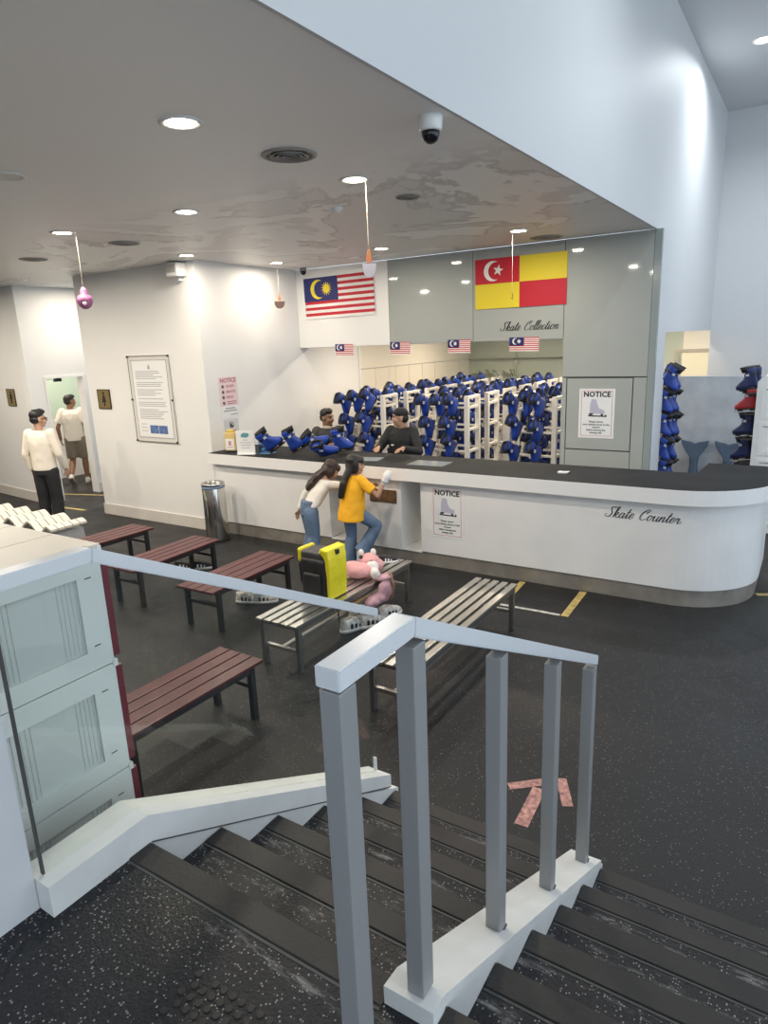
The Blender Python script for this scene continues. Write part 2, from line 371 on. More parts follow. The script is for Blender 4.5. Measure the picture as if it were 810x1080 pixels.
# green back panels of the store, with chrome rail
root = thing('trim_2', None, None, (0, 0, 0), kind='structure')
for i in range(4):
    x0 = -6.97 + i * 1.16
    box('panel', (x0 + 0.006, x0 + 1.154, 14.69, 14.72, 0.02, 2.94), back_green, root)
r = thing('chrome_rail', 'thin chrome rail on the green back wall above the skate racks', 'rail', (-5.4, 14.6, 2.07))
obj('bar', tube(NB(), [(-1.5, 0, 0), (1.9, 0, 0)], 0.016), steel, r)
for x in (-1.3, -0.35, 0.25, 1.7):
    bm = NB(); tube(bm, [(x, 0.09, 0), (x, -0.01, 0)], 0.012); obj('bracket', bm, steel, r)
for x in (-0.35, 0.85):
    bm = NB(); tube(bm, [(x, -0.02, 0.10), (x + 0.02, -0.03, 0.02), (x - 0.02, -0.03, -0.05), (x + 0.01, -0.02, -0.14)], 0.013); obj('hook', bm, steel, r)
# door seen through the opening under the hall bulkhead
root = thing('door_2', None, None, (-2.42, 14.715, 0), kind='structure')
b = NB(); bx(b, -0.06, 0.0, -0.04, 0, 0, 2.18); bx(b, 0.84, 0.90, -0.04, 0, 0, 2.18); bx(b, 0.0, 0.84, -0.04, 0, 2.12, 2.18)
obj('door_frame', b, mat('door_frame_brown', (0.45, 0.40, 0.32), 0.5), root)
box('door_leaf', (0.005, 0.835, -0.025, 0, 0.01, 2.115), mat('door_cream', (0.85, 0.78, 0.58), 0.4), root)

# ---------- front of the skate store: white bulkhead, glass cladding and pillar
b = NB(); bx(b, -7.0, -2.75, 8.53, 8.74, 2.50, CZ); struct('wall_store_front', b, white_gloss)
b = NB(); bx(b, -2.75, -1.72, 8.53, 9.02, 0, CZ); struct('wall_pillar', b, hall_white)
root = thing('trim_3', None, None, (0, 0, 0), kind='structure')
def clad(x0, x1, z0, z1, m): return box('panel', (x0 + 0.004, x1 - 0.004, 8.505, 8.53, z0 + 0.004, z1 - 0.004), m, root)
clad(-7.0, -5.31, 2.50, CZ, white_gloss)
clad(-5.31, -3.985, 2.50, CZ, glass_clad); clad(-3.985, -2.75, 2.50, CZ, glass_clad)
clad(-2.75, -1.72, 2.028, CZ, glass_clad)
clad(-2.75, -2.69, 0.02, 2.022, glass_clad); clad(-1.875, -1.72, 0.02, 2.022, glass_clad); clad(-2.69, -1.875, 0.02, 1.112, glass_clad)
a_ = clad(-2.685, -1.88, 1.12, 2.015, glass_clad); a_.name = 'access_panel'
box('edge_strip', (-1.72, -1.64, 8.505, 8.56, 0, CZ), glass_edge, root)
box('end_panel', (-1.72, -1.64, 8.562, 9.02, 0, CZ), hall_white, root)
box('seam_backing', (-2.75, -1.72, 8.526, 8.53, 0.0, CZ), seam_dark, root)
# blue-grey partition with whale tails
struct('wall_partition', bx(NB(), -2.6, 3.5, 12.0, 12.12, 0, 1.815), partition)
whale = mat('whale_blue', (0.10, 0.145, 0.22), 0.5, var=0.12, vscale=6)
def tail(x, lab):
    o = thing('whale_tail', lab, 'decoration', (x, 11.93, 0.0), 0, 'whale tails on the partition')
    pts = [(-0.16,0.0),(-0.11,0.18),(-0.075,0.36),(-0.085,0.52),(-0.16,0.60),(-0.235,0.70),(-0.265,0.80),(-0.17,0.775),(-0.07,0.765),(0,0.735),
           (0.07,0.765),(0.17,0.775),(0.265,0.80),(0.235,0.70),(0.16,0.60),(0.085,0.52),(0.075,0.36),(0.11,0.18),(0.16,0.0)]
    pts = [(a * 0.8, c) for a, c in pts]
    bm = NB(); vprism(bm, pts, -0.06, 0.0); bmesh.ops.bevel(bm, geom=bm.edges[:], offset=0.012, segments=2, affect='EDGES')
    obj('fluke', bm, whale, o)
    bm = NB(); loft(bm, [[(a * s * 0.8, -0.06 - d, z) for a, z in ((-0.10,0.05),(0.10,0.05),(0.055,0.36),(0.06,0.5),(-0.06,0.5),(-0.055,0.36))] for s, d in ((1, 0), (0.6, 0.035))])
    obj('tail_stem', bm, whale, o)
tail(-1.60, 'blue-grey whale tail decoration beside the hanging blue skates')
tail(-1.10, 'blue-grey whale tail decoration closer to the white skate cabinet')

# ================================================================== STAIRS
LZ = 0.95; RI = LZ / 6; TR = 0.3036; Y0 = 1.138
stairs = thing('staircase', 'wide dark rubber staircase with white divider curbs leading down to the rink lobby', 'stairs', (0, 0, 0))
box('landing', (-1.80, 3.6, -4.8, Y0, 0, LZ), stair_m, stairs)
for k in range(1, 6):
    box('tread', (-1.80, 3.6, Y0 + (k-1) * TR + 0.0005, Y0 + k * TR, 0, LZ - k * RI), stair_m, stairs)
for k in range(6):
    y = Y0 + k * TR; z = LZ - k * RI
    for x0, x1 in ((-1.728, -0.757), (-0.613, 3.6)):
        bm = NB(); xprism(bm, [(y - 0.078, z), (y - 0.078, z + 0.003), (y - 0.075, z + 0.006), (y + 0.004, z + 0.006), (y + 0.010, z + 0.002), (y + 0.010, z - 0.045), (y, z - 0.045), (y, z)], x0, x1)
        obj('nosing', bm, nosing_m, stairs)
        box('groove', (x0, x1, y - 0.088, y - 0.079, z, z + 0.0015), seam_dark, stairs)
def infill(x0, x1, name, ys_, off):
    # stepped white teeth filling between the steps and the curb slab
    pts = [(Y0 - 0.04, LZ - 0.01)]
    top = lambda y: LZ + off - (y - Y0) * RI / TR
    out = [(Y0 + 0.02, LZ)]
    bm = NB()
    poly = [(Y0, LZ + 0.005)]
    for k in range(6):
        y = Y0 + k * TR
        poly += [(y + 0.0105, LZ - k * RI + 0.0), (y + 0.0105, LZ - (k+1) * RI + 0.001)]
        if k == 5: poly += [(ys_, 0.001)]
    poly += [(ys_, top(ys_)), (Y0, top(Y0))]
    xprism(bm, poly, x0, x1)
    return obj(name, bm, curb_white, stairs)
infill(-0.752, -0.618, 'curb_infill', 2.70, 0.02)
infill(-1.866, -1.733, 'curb_infill', 2.70, 0.02)
s = RI / TR
bm = NB(); xprism(bm, [(1.075, LZ), (1.075, LZ + 0.055), (Y0, LZ + 0.05), (2.66, LZ + 0.05 - s * (2.66 - Y0)), (2.66, LZ + 0.012 - s * (2.66 - Y0)), (Y0, LZ + 0.012), (Y0 - 0.01, LZ)], -0.755, -0.615)
obj('curb_slab', bm, curb_white, stairs)
zl = lambda y: 1.058 - 0.5235 * (y - 1.148)
bm = NB(); xprism(bm, [(0.80, LZ), (0.80, 1.055), (1.148, 1.058), (2.625, zl(2.625)), (2.625, zl(2.625) - 0.078), (1.148, LZ + 0.0)], -1.875, -1.729)
obj('curb_slab', bm, curb_white, stairs)

import itertools
bm = NB()
for i, j in itertools.product(range(16), range(9)):
    if random.random() < 0.8: lathe(bm, [(0.011, 0.0), (0.0105, 0.0025), (0.008, 0.003)], (-1.22 + i * 0.031 + (j % 2) * 0.0155, 0.66 + j * 0.029, LZ), n=8)
tag(obj('round_stud', bm, nosing_m, stairs), kind='stuff')
bm = NB()
beam(bm, (-1.7292, 1.150, LZ + 0.003), (-1.7292, 2.62, zl(2.62) - 0.076), 0.002, 0.005)
obj('curb_joint', bm, seam_dark, stairs)
# ---------- railings
def railing(name, label, xc, ya, yb, posts, glass):
    r = thing(name, label, 'railing', (xc, 0.83 if not glass else 0.9, LZ))
    off = Vector((xc, r.location.y, LZ))
    T = lambda y: 2.0 if y < 1.10 else 2.0 - 0.4985 * (y - 1.10)
    for name_, poly in (('handrail', [(ya, 2.0), (1.10, 2.0), (1.092, 1.957), (ya, 1.957)]), ('sloped_handrail', [(1.1005, 2.0), (yb, T(yb)), (yb - 0.004, T(yb) - 0.043), (1.0925, 1.957)])):
        bm = NB(); xprism(bm, [(y - off.y, z - off.z) for y, z in poly], -0.028, 0.028)
        bmesh.ops.bevel(bm, geom=bm.edges[:], offset=0.003, segments=2, affect='EDGES')
        obj(name_, bm, rail_white, r)
    for (y, zb) in posts:
        zt = T(y + 0.026) - 0.048
        p_ = box('post', (-0.023, 0.023, y - 0.026 - off.y, y + 0.026 - off.y, zb - off.z, zt - off.z), post_grey, r, 0.003)
        if zb < LZ + 0.001:
            box('foot_seal', (-0.026, 0.026, y - 0.029 - off.y, y + 0.029 - off.y, zb - off.z, zb - off.z + 0.006), seam_dark, p_)
    if glass:
        poly = [(0.825, 1.059), (1.148, 1.061), (2.57, zl(2.57) + 0.004), (2.57, T(2.57) - 0.045), (1.10, 1.956), (0.825, 1.956)]
        bm = NB(); xprism(bm, [(y - off.y, z - off.z) for y, z in poly], -0.032, -0.022)
        obj('glass_pane', bm, pane_m, r)
        bm = NB(); bx(bm, -0.034, -0.020, 0.818 - off.y, 0.824 - off.y, 1.06 - LZ, 1.956 - LZ); obj('edge_channel', bm, seam_dark, r)
        bm = NB(); bx(bm, -0.036, -0.018, 2.566 - off.y, 2.574 - off.y, zl(2.57) - LZ + 0.01, zl(2.57) - LZ + 0.09); obj('end_clip', bm, rail_white, r)
    return r
cb = lambda y: LZ + 0.052 - s * max(0, y - Y0)
railing('stair_railing', 'white-topped handrail on grey square posts along the middle stair curb', -0.675, 0.832, 2.575,
        [(0.862, LZ), (1.12, LZ + 0.054), (1.585, cb(1.60)), (2.075, cb(2.09)), (2.552, cb(2.567))], False)
railing('glass_balustrade', 'clear glass balustrade with white handrail beside the lockers', -1.763, -4.7, 2.58, [], True)

# ================================================================== CEILING FITTINGS
def spot(parent, z, power, col, r=0.07, spread=150):
    ld = bpy.data.lights.new('downlight_lamp', 'AREA'); ld.shape = 'DISK'; ld.size = r * 2; ld.energy = power; ld.color = col; ld.spread = math.radians(spread)
    o = bpy.data.objects.new('lamp', ld); C.objects.link(o); o.parent = parent; o.location = (0, 0, z)
    return o
ring_me = mesh(lathe(NB(), [(0.078, 0), (0.078, -0.004), (0.10, -0.010), (0.113, -0.004), (0.113, 0)], n=32), plastic_white, True, 'trim_ring')
disc_me = mesh(lathe(NB(), [(0.0775, -0.001), (0.0775, -0.004)], n=28), lamp_glow, False, 'diffuser')
disc_off = mesh(lathe(NB(), [(0.0775, -0.001), (0.0775, -0.004)], n=28), lamp_off, False, 'diffuser')
def downlight(x, y, label, on=True, group='recessed ceiling downlights', pw=1.0):
    t = thing('downlight', label, 'downlight', (x, y, CZ), 0, group)
    link('trim_ring', ring_me, t); link('diffuser', disc_me if on else disc_off, t)
    if on: spot(t, -0.02, LAMP_W * pw, (1.0, 0.90, 0.76), spread=178)
downlight(-2.87, 2.66, 'bright round downlight above the stairs side, next to the round air diffuser')
downlight(-4.62, 4.24, 'bright round downlight above the maroon benches, with no string')
downlight(-2.91, 4.265, 'bright round downlight with a white paper lamp decoration on a string')
downlight(-4.74, 7.46, 'bright round downlight just in front of the white bulkhead with the striped flag', pw=0.5)
downlight(-2.93, 7.42, 'bright round downlight with a bare string in front of the red and yellow flag', pw=0.8)
downlight(-6.70, 6.08, 'bright round downlight over the corner of the toilet wall', pw=0.6)
downlight(-6.20, 4.12, 'bright round downlight with the pink lantern string')
downlight(-6.53, 7.54, 'bright round downlight washing the white wall over the counter end', pw=0.5)
downlight(-4.51, 2.67, 'unlit round downlight in the grey ceiling', on=False)
for x, y in ((-6.2, 2.4), (-8.0, 2.6), (-8.4, 4.2), (-10.3, 4.4), (-12.4, 4.6), (-10.2, 2.2)):  # unseen extra downlights, added to lift the dim walls and ceiling
    downlight(x, y, 'round downlight added out of view to brighten the waiting area', pw=1.8)
downlight(-10.45, 7.3, 'round downlight over the toilet corridor', pw=1.0)
def diffuser_vent(x, y, r, label):
    t = thing('air_diffuser', label, 'air vent', (x, y, CZ), 0, 'round ceiling air vents')
    obj('outer_ring', lathe(NB(), [(r*0.82, -0.001), (r*0.84, -0.012), (r, -0.006), (r, 0)], n=36), vent_grey, t, True)
    obj('throat', lathe(NB(), [(r*0.82, -0.0005), (r*0.82, -0.0015)], n=30), dark_metal, t)
    for q in (0.66, 0.46, 0.26):
        obj('cone_ring', lathe(NB(), [(r*q*0.82, -0.002), (r*q, -0.016), (r*q*1.06, -0.014), (r*q*0.9, -0.002)], n=30), vent_grey, t, True)
diffuser_vent(-2.846, 3.478, 0.17, 'large round grey air diffuser between two bright downlights')
diffuser_vent(-6.365, 4.934, 0.16, 'round air diffuser in the peeling paint over the benches')
diffuser_vent(-2.925, 5.03, 0.10, 'small dark round air vent behind the dome camera')
diffuser_vent(-2.876, 8.16, 0.19, 'round air diffuser right above the red and yellow flag')
diffuser_vent(-8.10, 4.95, 0.16, 'round air diffuser near the toilet corridor')
t = thing('smoke_detector', 'tiny white smoke detector on the grey ceiling', 'detector', (-3.61, 5.0, CZ))
obj('base', lathe(NB(), [(0.05, 0), (0.05, -0.012), (0.045, -0.016)], n=20), plastic_white, t); obj('cap', lathe(NB(), [(0.035, -0.016), (0.03, -0.035), (0.015, -0.04)], n=20), plastic_white, t)
for x, y in ((-1.0, 10.6), (0.9, 10.6), (-0.2, 5.6), (1.9, 5.6), (1.9, 1.0)):
    t = thing('hall_downlight', 'cool white downlight in the high hall ceiling', 'downlight', (x, y, 6.0), 0, 'high hall downlights')
    o = link('trim_ring', ring_me, t); o.scale = (1.2, 1.2, 1.2)
    o = obj('diffuser', lathe(NB(), [(0.10, -0.001), (0.10, -0.004)], n=28), hall_glow, t)
    spot(t, -0.02, 38 if y > 9 else 22, (0.90, 0.96, 1.0), 0.09, 160)
for x, y, z, pw in ((-5.6, 9.6, 2.95, 26), (-3.6, 9.6, 2.95, 26), (-5.6, 12.2, 2.95, 30), (-3.6, 12.2, 2.95, 30), (-2.2, 13.4, 2.95, 22), (-12.5, 7.5, CZ, 45)):
    t = thing('store_lamp', 'warm ceiling lamp inside the rooms behind the counter', 'downlight', (x, y, z), 0, 'lamps of the back rooms')
    link('trim_ring', ring_me, t); link('diffuser', disc_me, t); spot(t, -0.02, pw, (1.0, 0.85, 0.66), 0.09, 170)
# dome cameras
t = thing('dome_camera', 'white dome security camera with dark bubble at the edge of the grey ceiling', 'camera', (-1.83, 3.40, CZ))
obj('housing', lathe(NB(), [(0.062, 0), (0.064, -0.01), (0.060, -0.065), (0.050, -0.072)], n=28), plastic_white, t, True)
obj('bubble', lathe(NB(), [(0.048, -0.07), (0.046, -0.09), (0.036, -0.115), (0.018, -0.128), (0.002, -0.131)], n=28), mat('bubble_black', (0.008, 0.008, 0.01), 0.08), t, True)
t = thing('dome_camera', 'small black dome camera beside the striped flag', 'camera', (-6.72, 8.36, CZ))
obj('housing', lathe(NB(), [(0.05, 0), (0.052, -0.03), (0.045, -0.045)], n=24), mat('cam_grey', (0.25, 0.25, 0.25), 0.4), t, True)
obj('bubble', lathe(NB(), [(0.045, -0.045), (0.04, -0.075), (0.022, -0.095), (0.002, -0.10)], n=24), MATS['bubble_black'], t, True)
t = thing('wall_speaker', 'small white box speaker high on the toilet wall corner', 'speaker', (-7.25, 6.449, 3.50))
box('body', (-0.11, 0.11, -0.16, 0.0, -0.02, 0.15), plastic_white, t, 0.012)
box('grille', (-0.085, 0.085, -0.166, -0.16, 0.03, 0.125), mat('grille', (0.45, 0.44, 0.42), 0.6), t)
box('bracket', (-0.03, 0.03, -0.06, 0.0, -0.07, -0.02), plastic_white, t)
# hanging decorations
def string_to(t, x, y, z): obj('string', tube(NB(), [(0, 0, 0), (0.003, 0, z * 0.5), (0, 0, z)], 0.0014, 6), string_m, t)
def fy(t): return
t = thing('hanging_lantern', 'pink round paper lantern decoration hanging near the toilet wall', 'decoration', (-6.19, 4.25, CZ)); string_to(t, 0, 0, -0.50)
pk = mat('lantern_pink', (0.34, 0.11, 0.24), 0.6, var=0.3, vscale=30)
obj('lantern_body', lathe(NB(), [(0.012, -0.49), (0.035, -0.52), (0.03, -0.55), (0.07, -0.58), (0.078, -0.62), (0.06, -0.665), (0.03, -0.69), (0.01, -0.695)], n=16), pk, t, True)
bm = NB(); bmesh.ops.create_uvsphere(bm, u_segments=10, v_segments=8, radius=0.02); obj('rosette', bm, white_flag, t, True, (0.05, -0.04, -0.645))
def diya(name, lab, x, y, zt, body, r=0.075):
    t = thing(name, lab, 'decoration', (x, y, CZ)); zt = zt - CZ
    obj('string', tube(NB(), [(-0.004, 0, 0), (0, 0, zt * 0.5), (0, 0, zt)], 0.0014, 6), string_m, t)
    bm = NB(); tube(bm, [(-0.02, 0, zt - 0.09), (0, 0, zt), (0.02, 0, zt - 0.09)], 0.003, 6); obj('loop', bm, gold, t)
    a = math.atan2(y, x) + PI / 2
    bm = NB(); vprism(bm, [(-r,0.0),(r,0.0),(r*0.92,-0.05),(r*0.55,-0.09),(0,-0.10),(-r*0.55,-0.09),(-r*0.92,-0.05)], -0.012, 0.012); o = obj('bowl', bm, body, t, False, (0, 0, zt - 0.13)); o.rotation_euler = (0, 0, a)
    bm = NB(); vprism(bm, [(0,0.10),(0.022,0.045),(0.018,0.012),(0,0.002),(-0.018,0.012),(-0.022,0.045)], -0.008, 0.008); o2 = obj('flame', bm, mat('flame_paper', (0.42, 0.14, 0.05), 0.5), t, False, (0, 0, zt - 0.13)); o2.rotation_euler = (0, 0, a)
    for k in (-1, 0, 1):
        bm = NB(); bmesh.ops.create_uvsphere(bm, u_segments=8, v_segments=6, radius=0.013)
        e = obj('bead', bm, white_flag, o, True, (k * r * 0.5, -0.014, -0.035))
diya('hanging_oil_lamp', 'dark paper oil lamp decoration hanging in front of the white side wall', -6.66, 7.70, 3.30, mat('diya_dark', (0.10, 0.06, 0.05), 0.5))
diya('hanging_oil_lamp', 'pale paper oil lamp decoration hanging in front of the striped flag', -2.87, 4.345, 3.24, mat('diya_pale', (0.42, 0.40, 0.44), 0.5), 0.052)
t = thing('hanging_string', 'bare string with a small hook hanging before the red and yellow flag', 'string', (-3.03, 7.50, CZ)); string_to(t, 0, 0, -0.64)
obj('hook', tube(NB(), [(0, 0, -0.64), (0.012, 0, -0.67), (0.004, 0, -0.71), (-0.012, 0, -0.69)], 0.004, 6), dark_metal, t)

# ================================================================== SKATE COUNTER
def arc(cx, cy, r, a0, a1, n=14): return [(cx + r * math.cos(math.radians(a0 + (a1-a0)*i/n)), cy + r * math.sin(math.radians(a0 + (a1-a0)*i/n))) for i in range(n+1)]
FY = 6.45
t = thing('service_counter', 'white counter base panel behind the steel bin', 'counter', (-6.0, FY, 0), 0, 'white counter bases')
box('body', (-0.995, 1.0, 0, 0.30, 0.17, 1.008), counter_white, t, 0.004); box('plinth', (-0.995, 1.0, 0.02, 0.30, 0, 0.17), plinth_steel, t)
t = thing('service_counter', 'white counter pod with brown plaque between two knee gaps', 'counter', (-4.33, FY, 0), 0, 'white counter bases')
box('body', (-0.38, 0.38, 0, 0.50, 0.17, 1.008), counter_white, t, 0.004)
box('plaque', (-0.05, 0.32, -0.012, 0, 0.71, 0.865), mat('plaque_brown', (0.16, 0.095, 0.05), 0.4, 0.3, var=0.3, vscale=20), t)
box('plaque_rim', (-0.03, 0.30, -0.015, -0.012, 0.73, 0.845), mat('plaque_face', (0.20, 0.125, 0.07), 0.4, 0.3, var=0.3, vscale=25), t)
box('plinth', (-0.67, 0.64, 0.02, 0.48, 0, 0.15), plinth_steel, t)
box('base_shelf', (-0.668, 0.638, 0.0, 0.50, 0.152, 0.168), counter_white, t)
box('knee_back', (-0.668, -0.382, 0.46, 0.48, 0.17, 1.0), counter_white, t)
box('knee_back', (0.382, 0.638, 0.46, 0.48, 0.17, 1.0), counter_white, t)
t = thing('service_counter', 'long white counter base with rounded corner and black script lettering', 'counter', (0, 0, 0), 0, 'white counter bases')
outl = [(-3.69, FY)] + arc(-1.02, FY + 0.72, 0.72, -90, 0) + [(-0.30, 7.80), (-0.90, 7.80), (-0.90, 7.10), (-3.69, 7.10)]
obj('body', prism(NB(), outl, 0.17, 1.008), counter_white, t)
outp = [(-3.69, FY + 0.02)] + arc(-1.02, FY + 0.72, 0.70, -90, 0) + [(-0.32, 7.78), (-0.88, 7.78), (-0.88, 7.08), (-3.69, 7.08)]
obj('plinth', prism(NB(), outp, 0, 0.17), plinth_steel, t)
counter_right = t
for o in t.children:
    for p in o.data.polygons: p.use_smooth = False
t = thing('worktop', 'long black worktop with thick white edge over the skate counter', 'worktop', (0, 0, 0))
def top_outline(d): return [(-6.998, FY - 0.10 + d)] + arc(-1.02, FY + 0.72, 0.82 - d, -90, 0) + [(-0.20 - d, 7.84 - d), (-0.90, 7.84 - d), (-0.93, 7.22 - d), (-6.998, 7.22 - d)]
obj('edge_band', prism(NB(), top_outline(0), 1.01, 1.15), white_gloss, t)
obj('rubber_mat', prism(NB(), top_outline(0.012), 1.15, 1.154), black_top, t)
# script lettering drawn as pen strokes
G = {
 'S': ([[(0.62,0.86),(0.52,0.98),(0.36,0.97),(0.27,0.82),(0.36,0.62),(0.48,0.42),(0.44,0.16),(0.26,0.02),(0.06,0.06),(-0.04,0.2),(0.06,0.32)],[(0.2,0.9),(0.45,1.0),(0.8,0.98)]], 0.72),
 'C': ([[(0.66,0.82),(0.72,0.95),(0.55,1.0),(0.28,0.8),(0.12,0.45),(0.18,0.12),(0.40,0.0),(0.66,0.16)],[(0.66,0.82),(0.52,0.72),(0.58,0.62)]], 0.74),
 'k': ([[(0.0,0.25),(0.16,0.7),(0.22,1.0),(0.12,1.0),(0.05,0.5),(0.04,0.0)],[(0.05,0.25),(0.2,0.5),(0.32,0.48),(0.26,0.32),(0.12,0.28),(0.24,0.1),(0.36,0.0),(0.48,0.14)]], 0.48),
 'a': ([[(0.36,0.44),(0.2,0.5),(0.05,0.3),(0.04,0.08),(0.16,0.0),(0.3,0.18),(0.38,0.5),(0.33,0.1),(0.4,0.0),(0.52,0.16)]], 0.52),
 't': ([[(0.0,0.16),(0.14,0.5),(0.22,0.9),(0.14,0.4),(0.12,0.08),(0.2,0.0),(0.34,0.16)],[(0.02,0.58),(0.34,0.62)]], 0.34),
 'e': ([[(0.0,0.16),(0.2,0.24),(0.34,0.4),(0.24,0.52),(0.08,0.38),(0.05,0.12),(0.18,0.0),(0.4,0.18)]], 0.40),
 'o': ([[(0.26,0.5),(0.1,0.42),(0.04,0.18),(0.14,0.0),(0.3,0.1),(0.36,0.36),(0.26,0.5),(0.36,0.4),(0.5,0.42)]], 0.48),
 'u': ([[(0.0,0.3),(0.08,0.5),(0.06,0.12),(0.16,0.0),(0.3,0.16),(0.4,0.5),(0.36,0.1),(0.44,0.0),(0.56,0.16)]], 0.56),
 'n': ([[(0.0,0.3),(0.08,0.5),(0.04,0.0),(0.14,0.34),(0.28,0.5),(0.34,0.4),(0.32,0.08),(0.4,0.0),(0.52,0.16)]], 0.52),
 'r': ([[(0.0,0.16),(0.1,0.52),(0.14,0.42),(0.3,0.46),(0.26,0.2),(0.3,0.02),(0.42,0.04),(0.56,0.2)]], 0.5),
 'l': ([[(0.0,0.16),(0.18,0.6),(0.26,0.95),(0.16,1.0),(0.08,0.6),(0.06,0.1),(0.16,0.0),(0.3,0.16)]], 0.28),
 'c': ([[(0.34,0.4),(0.26,0.5),(0.08,0.38),(0.04,0.12),(0.16,0.0),(0.38,0.16)]], 0.38),
 'i': ([[(0.0,0.16),(0.1,0.5),(0.08,0.1),(0.16,0.0),(0.28,0.16)],[(0.13,0.68),(0.15,0.74)]], 0.28),
 ' ': ([], 0.42),
}
def catmull(p, n=4):
    q = [p[0]] + list(p) + [p[-1]]; out = []
    for i in range(1, len(q) - 2):
        for k in range(n):
            t_ = k / n; a, b_, c, d = [Vector(v) for v in q[i-1:i+3]]
            out.append(0.5 * ((2*b_) + (c - a)*t_ + (2*a - 5*b_ + 4*c - d)*t_*t_ + (3*b_ - a - 3*c + d)*t_**3))
    out.append(Vector(p[-1])); return out
def script(word, width, pen, mirror=False):
    """flat ribbon strokes in the XZ plane, facing -Y, starting at x = 0"""
    tot = sum(G[c][1] for c in word); k = width / tot; x = 0; bm = NB()
    for c in word:
        for st in G[c][0]:
            pts = catmull(st); row = []
            for i, p in enumerate(pts):
                d = pts[min(i+1, len(pts)-1)] - pts[max(i-1, 0)]
                wv = pen * (0.55 + 0.75 * max(0, -d.normalized().y)) if d.length > 0 else pen
                nrm = Vector((-d.y, d.x)).normalized() * wv / 2
                X = (x + p.x) * k + p.y * k * 0.45; Z = p.y * k
                row.append((bm.verts.new((X + nrm.x, 0, Z + nrm.y)), bm.verts.new((X - nrm.x, 0, Z - nrm.y))))
            for a, b_ in zip(row, row[1:]):
                try: bm.faces.new([a[0], a[1], b_[1], b_[0]])
                except ValueError: pass
        x += G[c][1]
    ext = bmesh.ops.extrude_face_region(bm, geom=bm.faces[:])
    for v in [g for g in ext['geom'] if isinstance(g, bmesh.types.BMVert)]: v.co.y -= 0.003
    bmesh.ops.recalc_face_normals(bm, faces=bm.faces)
    return bm
obj('lettering', script('Skate Counter', 0.68, 0.0085), ink, counter_right, loc=(-1.625, FY - 0.0005, 0.815))['label'] = 'black script words Skate Counter'
tr3 = bpy.data.objects['trim_3']
obj('lettering', script('Skate Collection', 0.78, 0.0095), ink, tr3, loc=(-3.60, 8.5045, 2.625))['label'] = 'black script words Skate Collection'
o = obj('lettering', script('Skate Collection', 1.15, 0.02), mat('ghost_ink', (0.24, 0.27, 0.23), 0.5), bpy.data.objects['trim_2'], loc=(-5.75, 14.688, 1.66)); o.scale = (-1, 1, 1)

# ================================================================== SIGNS AND FLAGS
skate_grey = mat('print_lilac', (0.50, 0.49, 0.60), 0.5)
def put(t, me, x, z, y=-0.004, name='lettering'):
    return link(name, me, t, (x, y, z), FACE_NY)
def notice_sign(label, x, y, z, w_, h_):
    """z is the sign's lower edge; the sign faces -Y"""
    t = thing('notice_sign', label, 'sign', (x, y, z)); hw = w_ / 2
    box('sheet', (-hw, hw, -0.003, 0, 0, h_), paper, t)
    bw = 0.006; i = 0.028
    b = NB()
    for a in ((-hw+i, hw-i, h_-i, h_-i+bw), (-hw+i, hw-i, i, i+bw), (-hw+i, -hw+i+bw, i, h_-i), (hw-i-bw, hw-i, i, h_-i)): bx(b, a[0], a[1], -0.0042, -0.003, a[2], a[3])
    obj('border', b, pink_line, t)
    put(t, text_mesh('NOTICE', w_ * 0.2, ink, bold=0.003, spacing=1.05), 0, h_ * 0.885)
    k = w_ / 0.42; zc = h_ * 0.60
    boot = [(-0.075,-0.055),(0.075,-0.06),(0.10,-0.045),(0.09,-0.02),(0.03,0.005),(0.005,0.06),(-0.005,0.11),(-0.06,0.115),(-0.075,0.06),(-0.08,0.0)]
    bm = NB(); vprism(bm, [(a*k, zc + c*k) for a, c in boot], -0.0045, -0.003); obj('skate_picture', bm, skate_grey, t)
    bm = NB()
    for q in ([(-0.09,-0.055),(-0.03,-0.055),(-0.05,-0.075),(-0.085,-0.075)], [(-0.10,-0.078),(0.115,-0.082),(0.12,-0.095),(-0.095,-0.092)], [(0.05,-0.062),(0.08,-0.06),(0.075,-0.083),(0.055,-0.083)], [(0.10,-0.068),(0.112,-0.066),(0.125,-0.09),(0.11,-0.092)]):
        vprism(bm, [(a*k, zc + c*k) for a, c in q], -0.0048, -0.003)
    obj('blade_picture', bm, ink, t)
    for j, s_ in enumerate(('Please return', 'your skating shoes to the', 'counter', 'before leaving the', 'skating rink.')):
        put(t, text_mesh(s_, w_ * 0.074, ink, bold=0.0004), 0, h_ * (0.335 - 0.056 * j))
notice_sign('white notice sign with lilac ice skate on the counter front', -3.35, FY - 0.001, 0.372, 0.405, 0.585)
notice_sign('white notice sign with lilac ice skate on the glass pillar', -2.30, 8.504, 1.268, 0.44, 0.615)
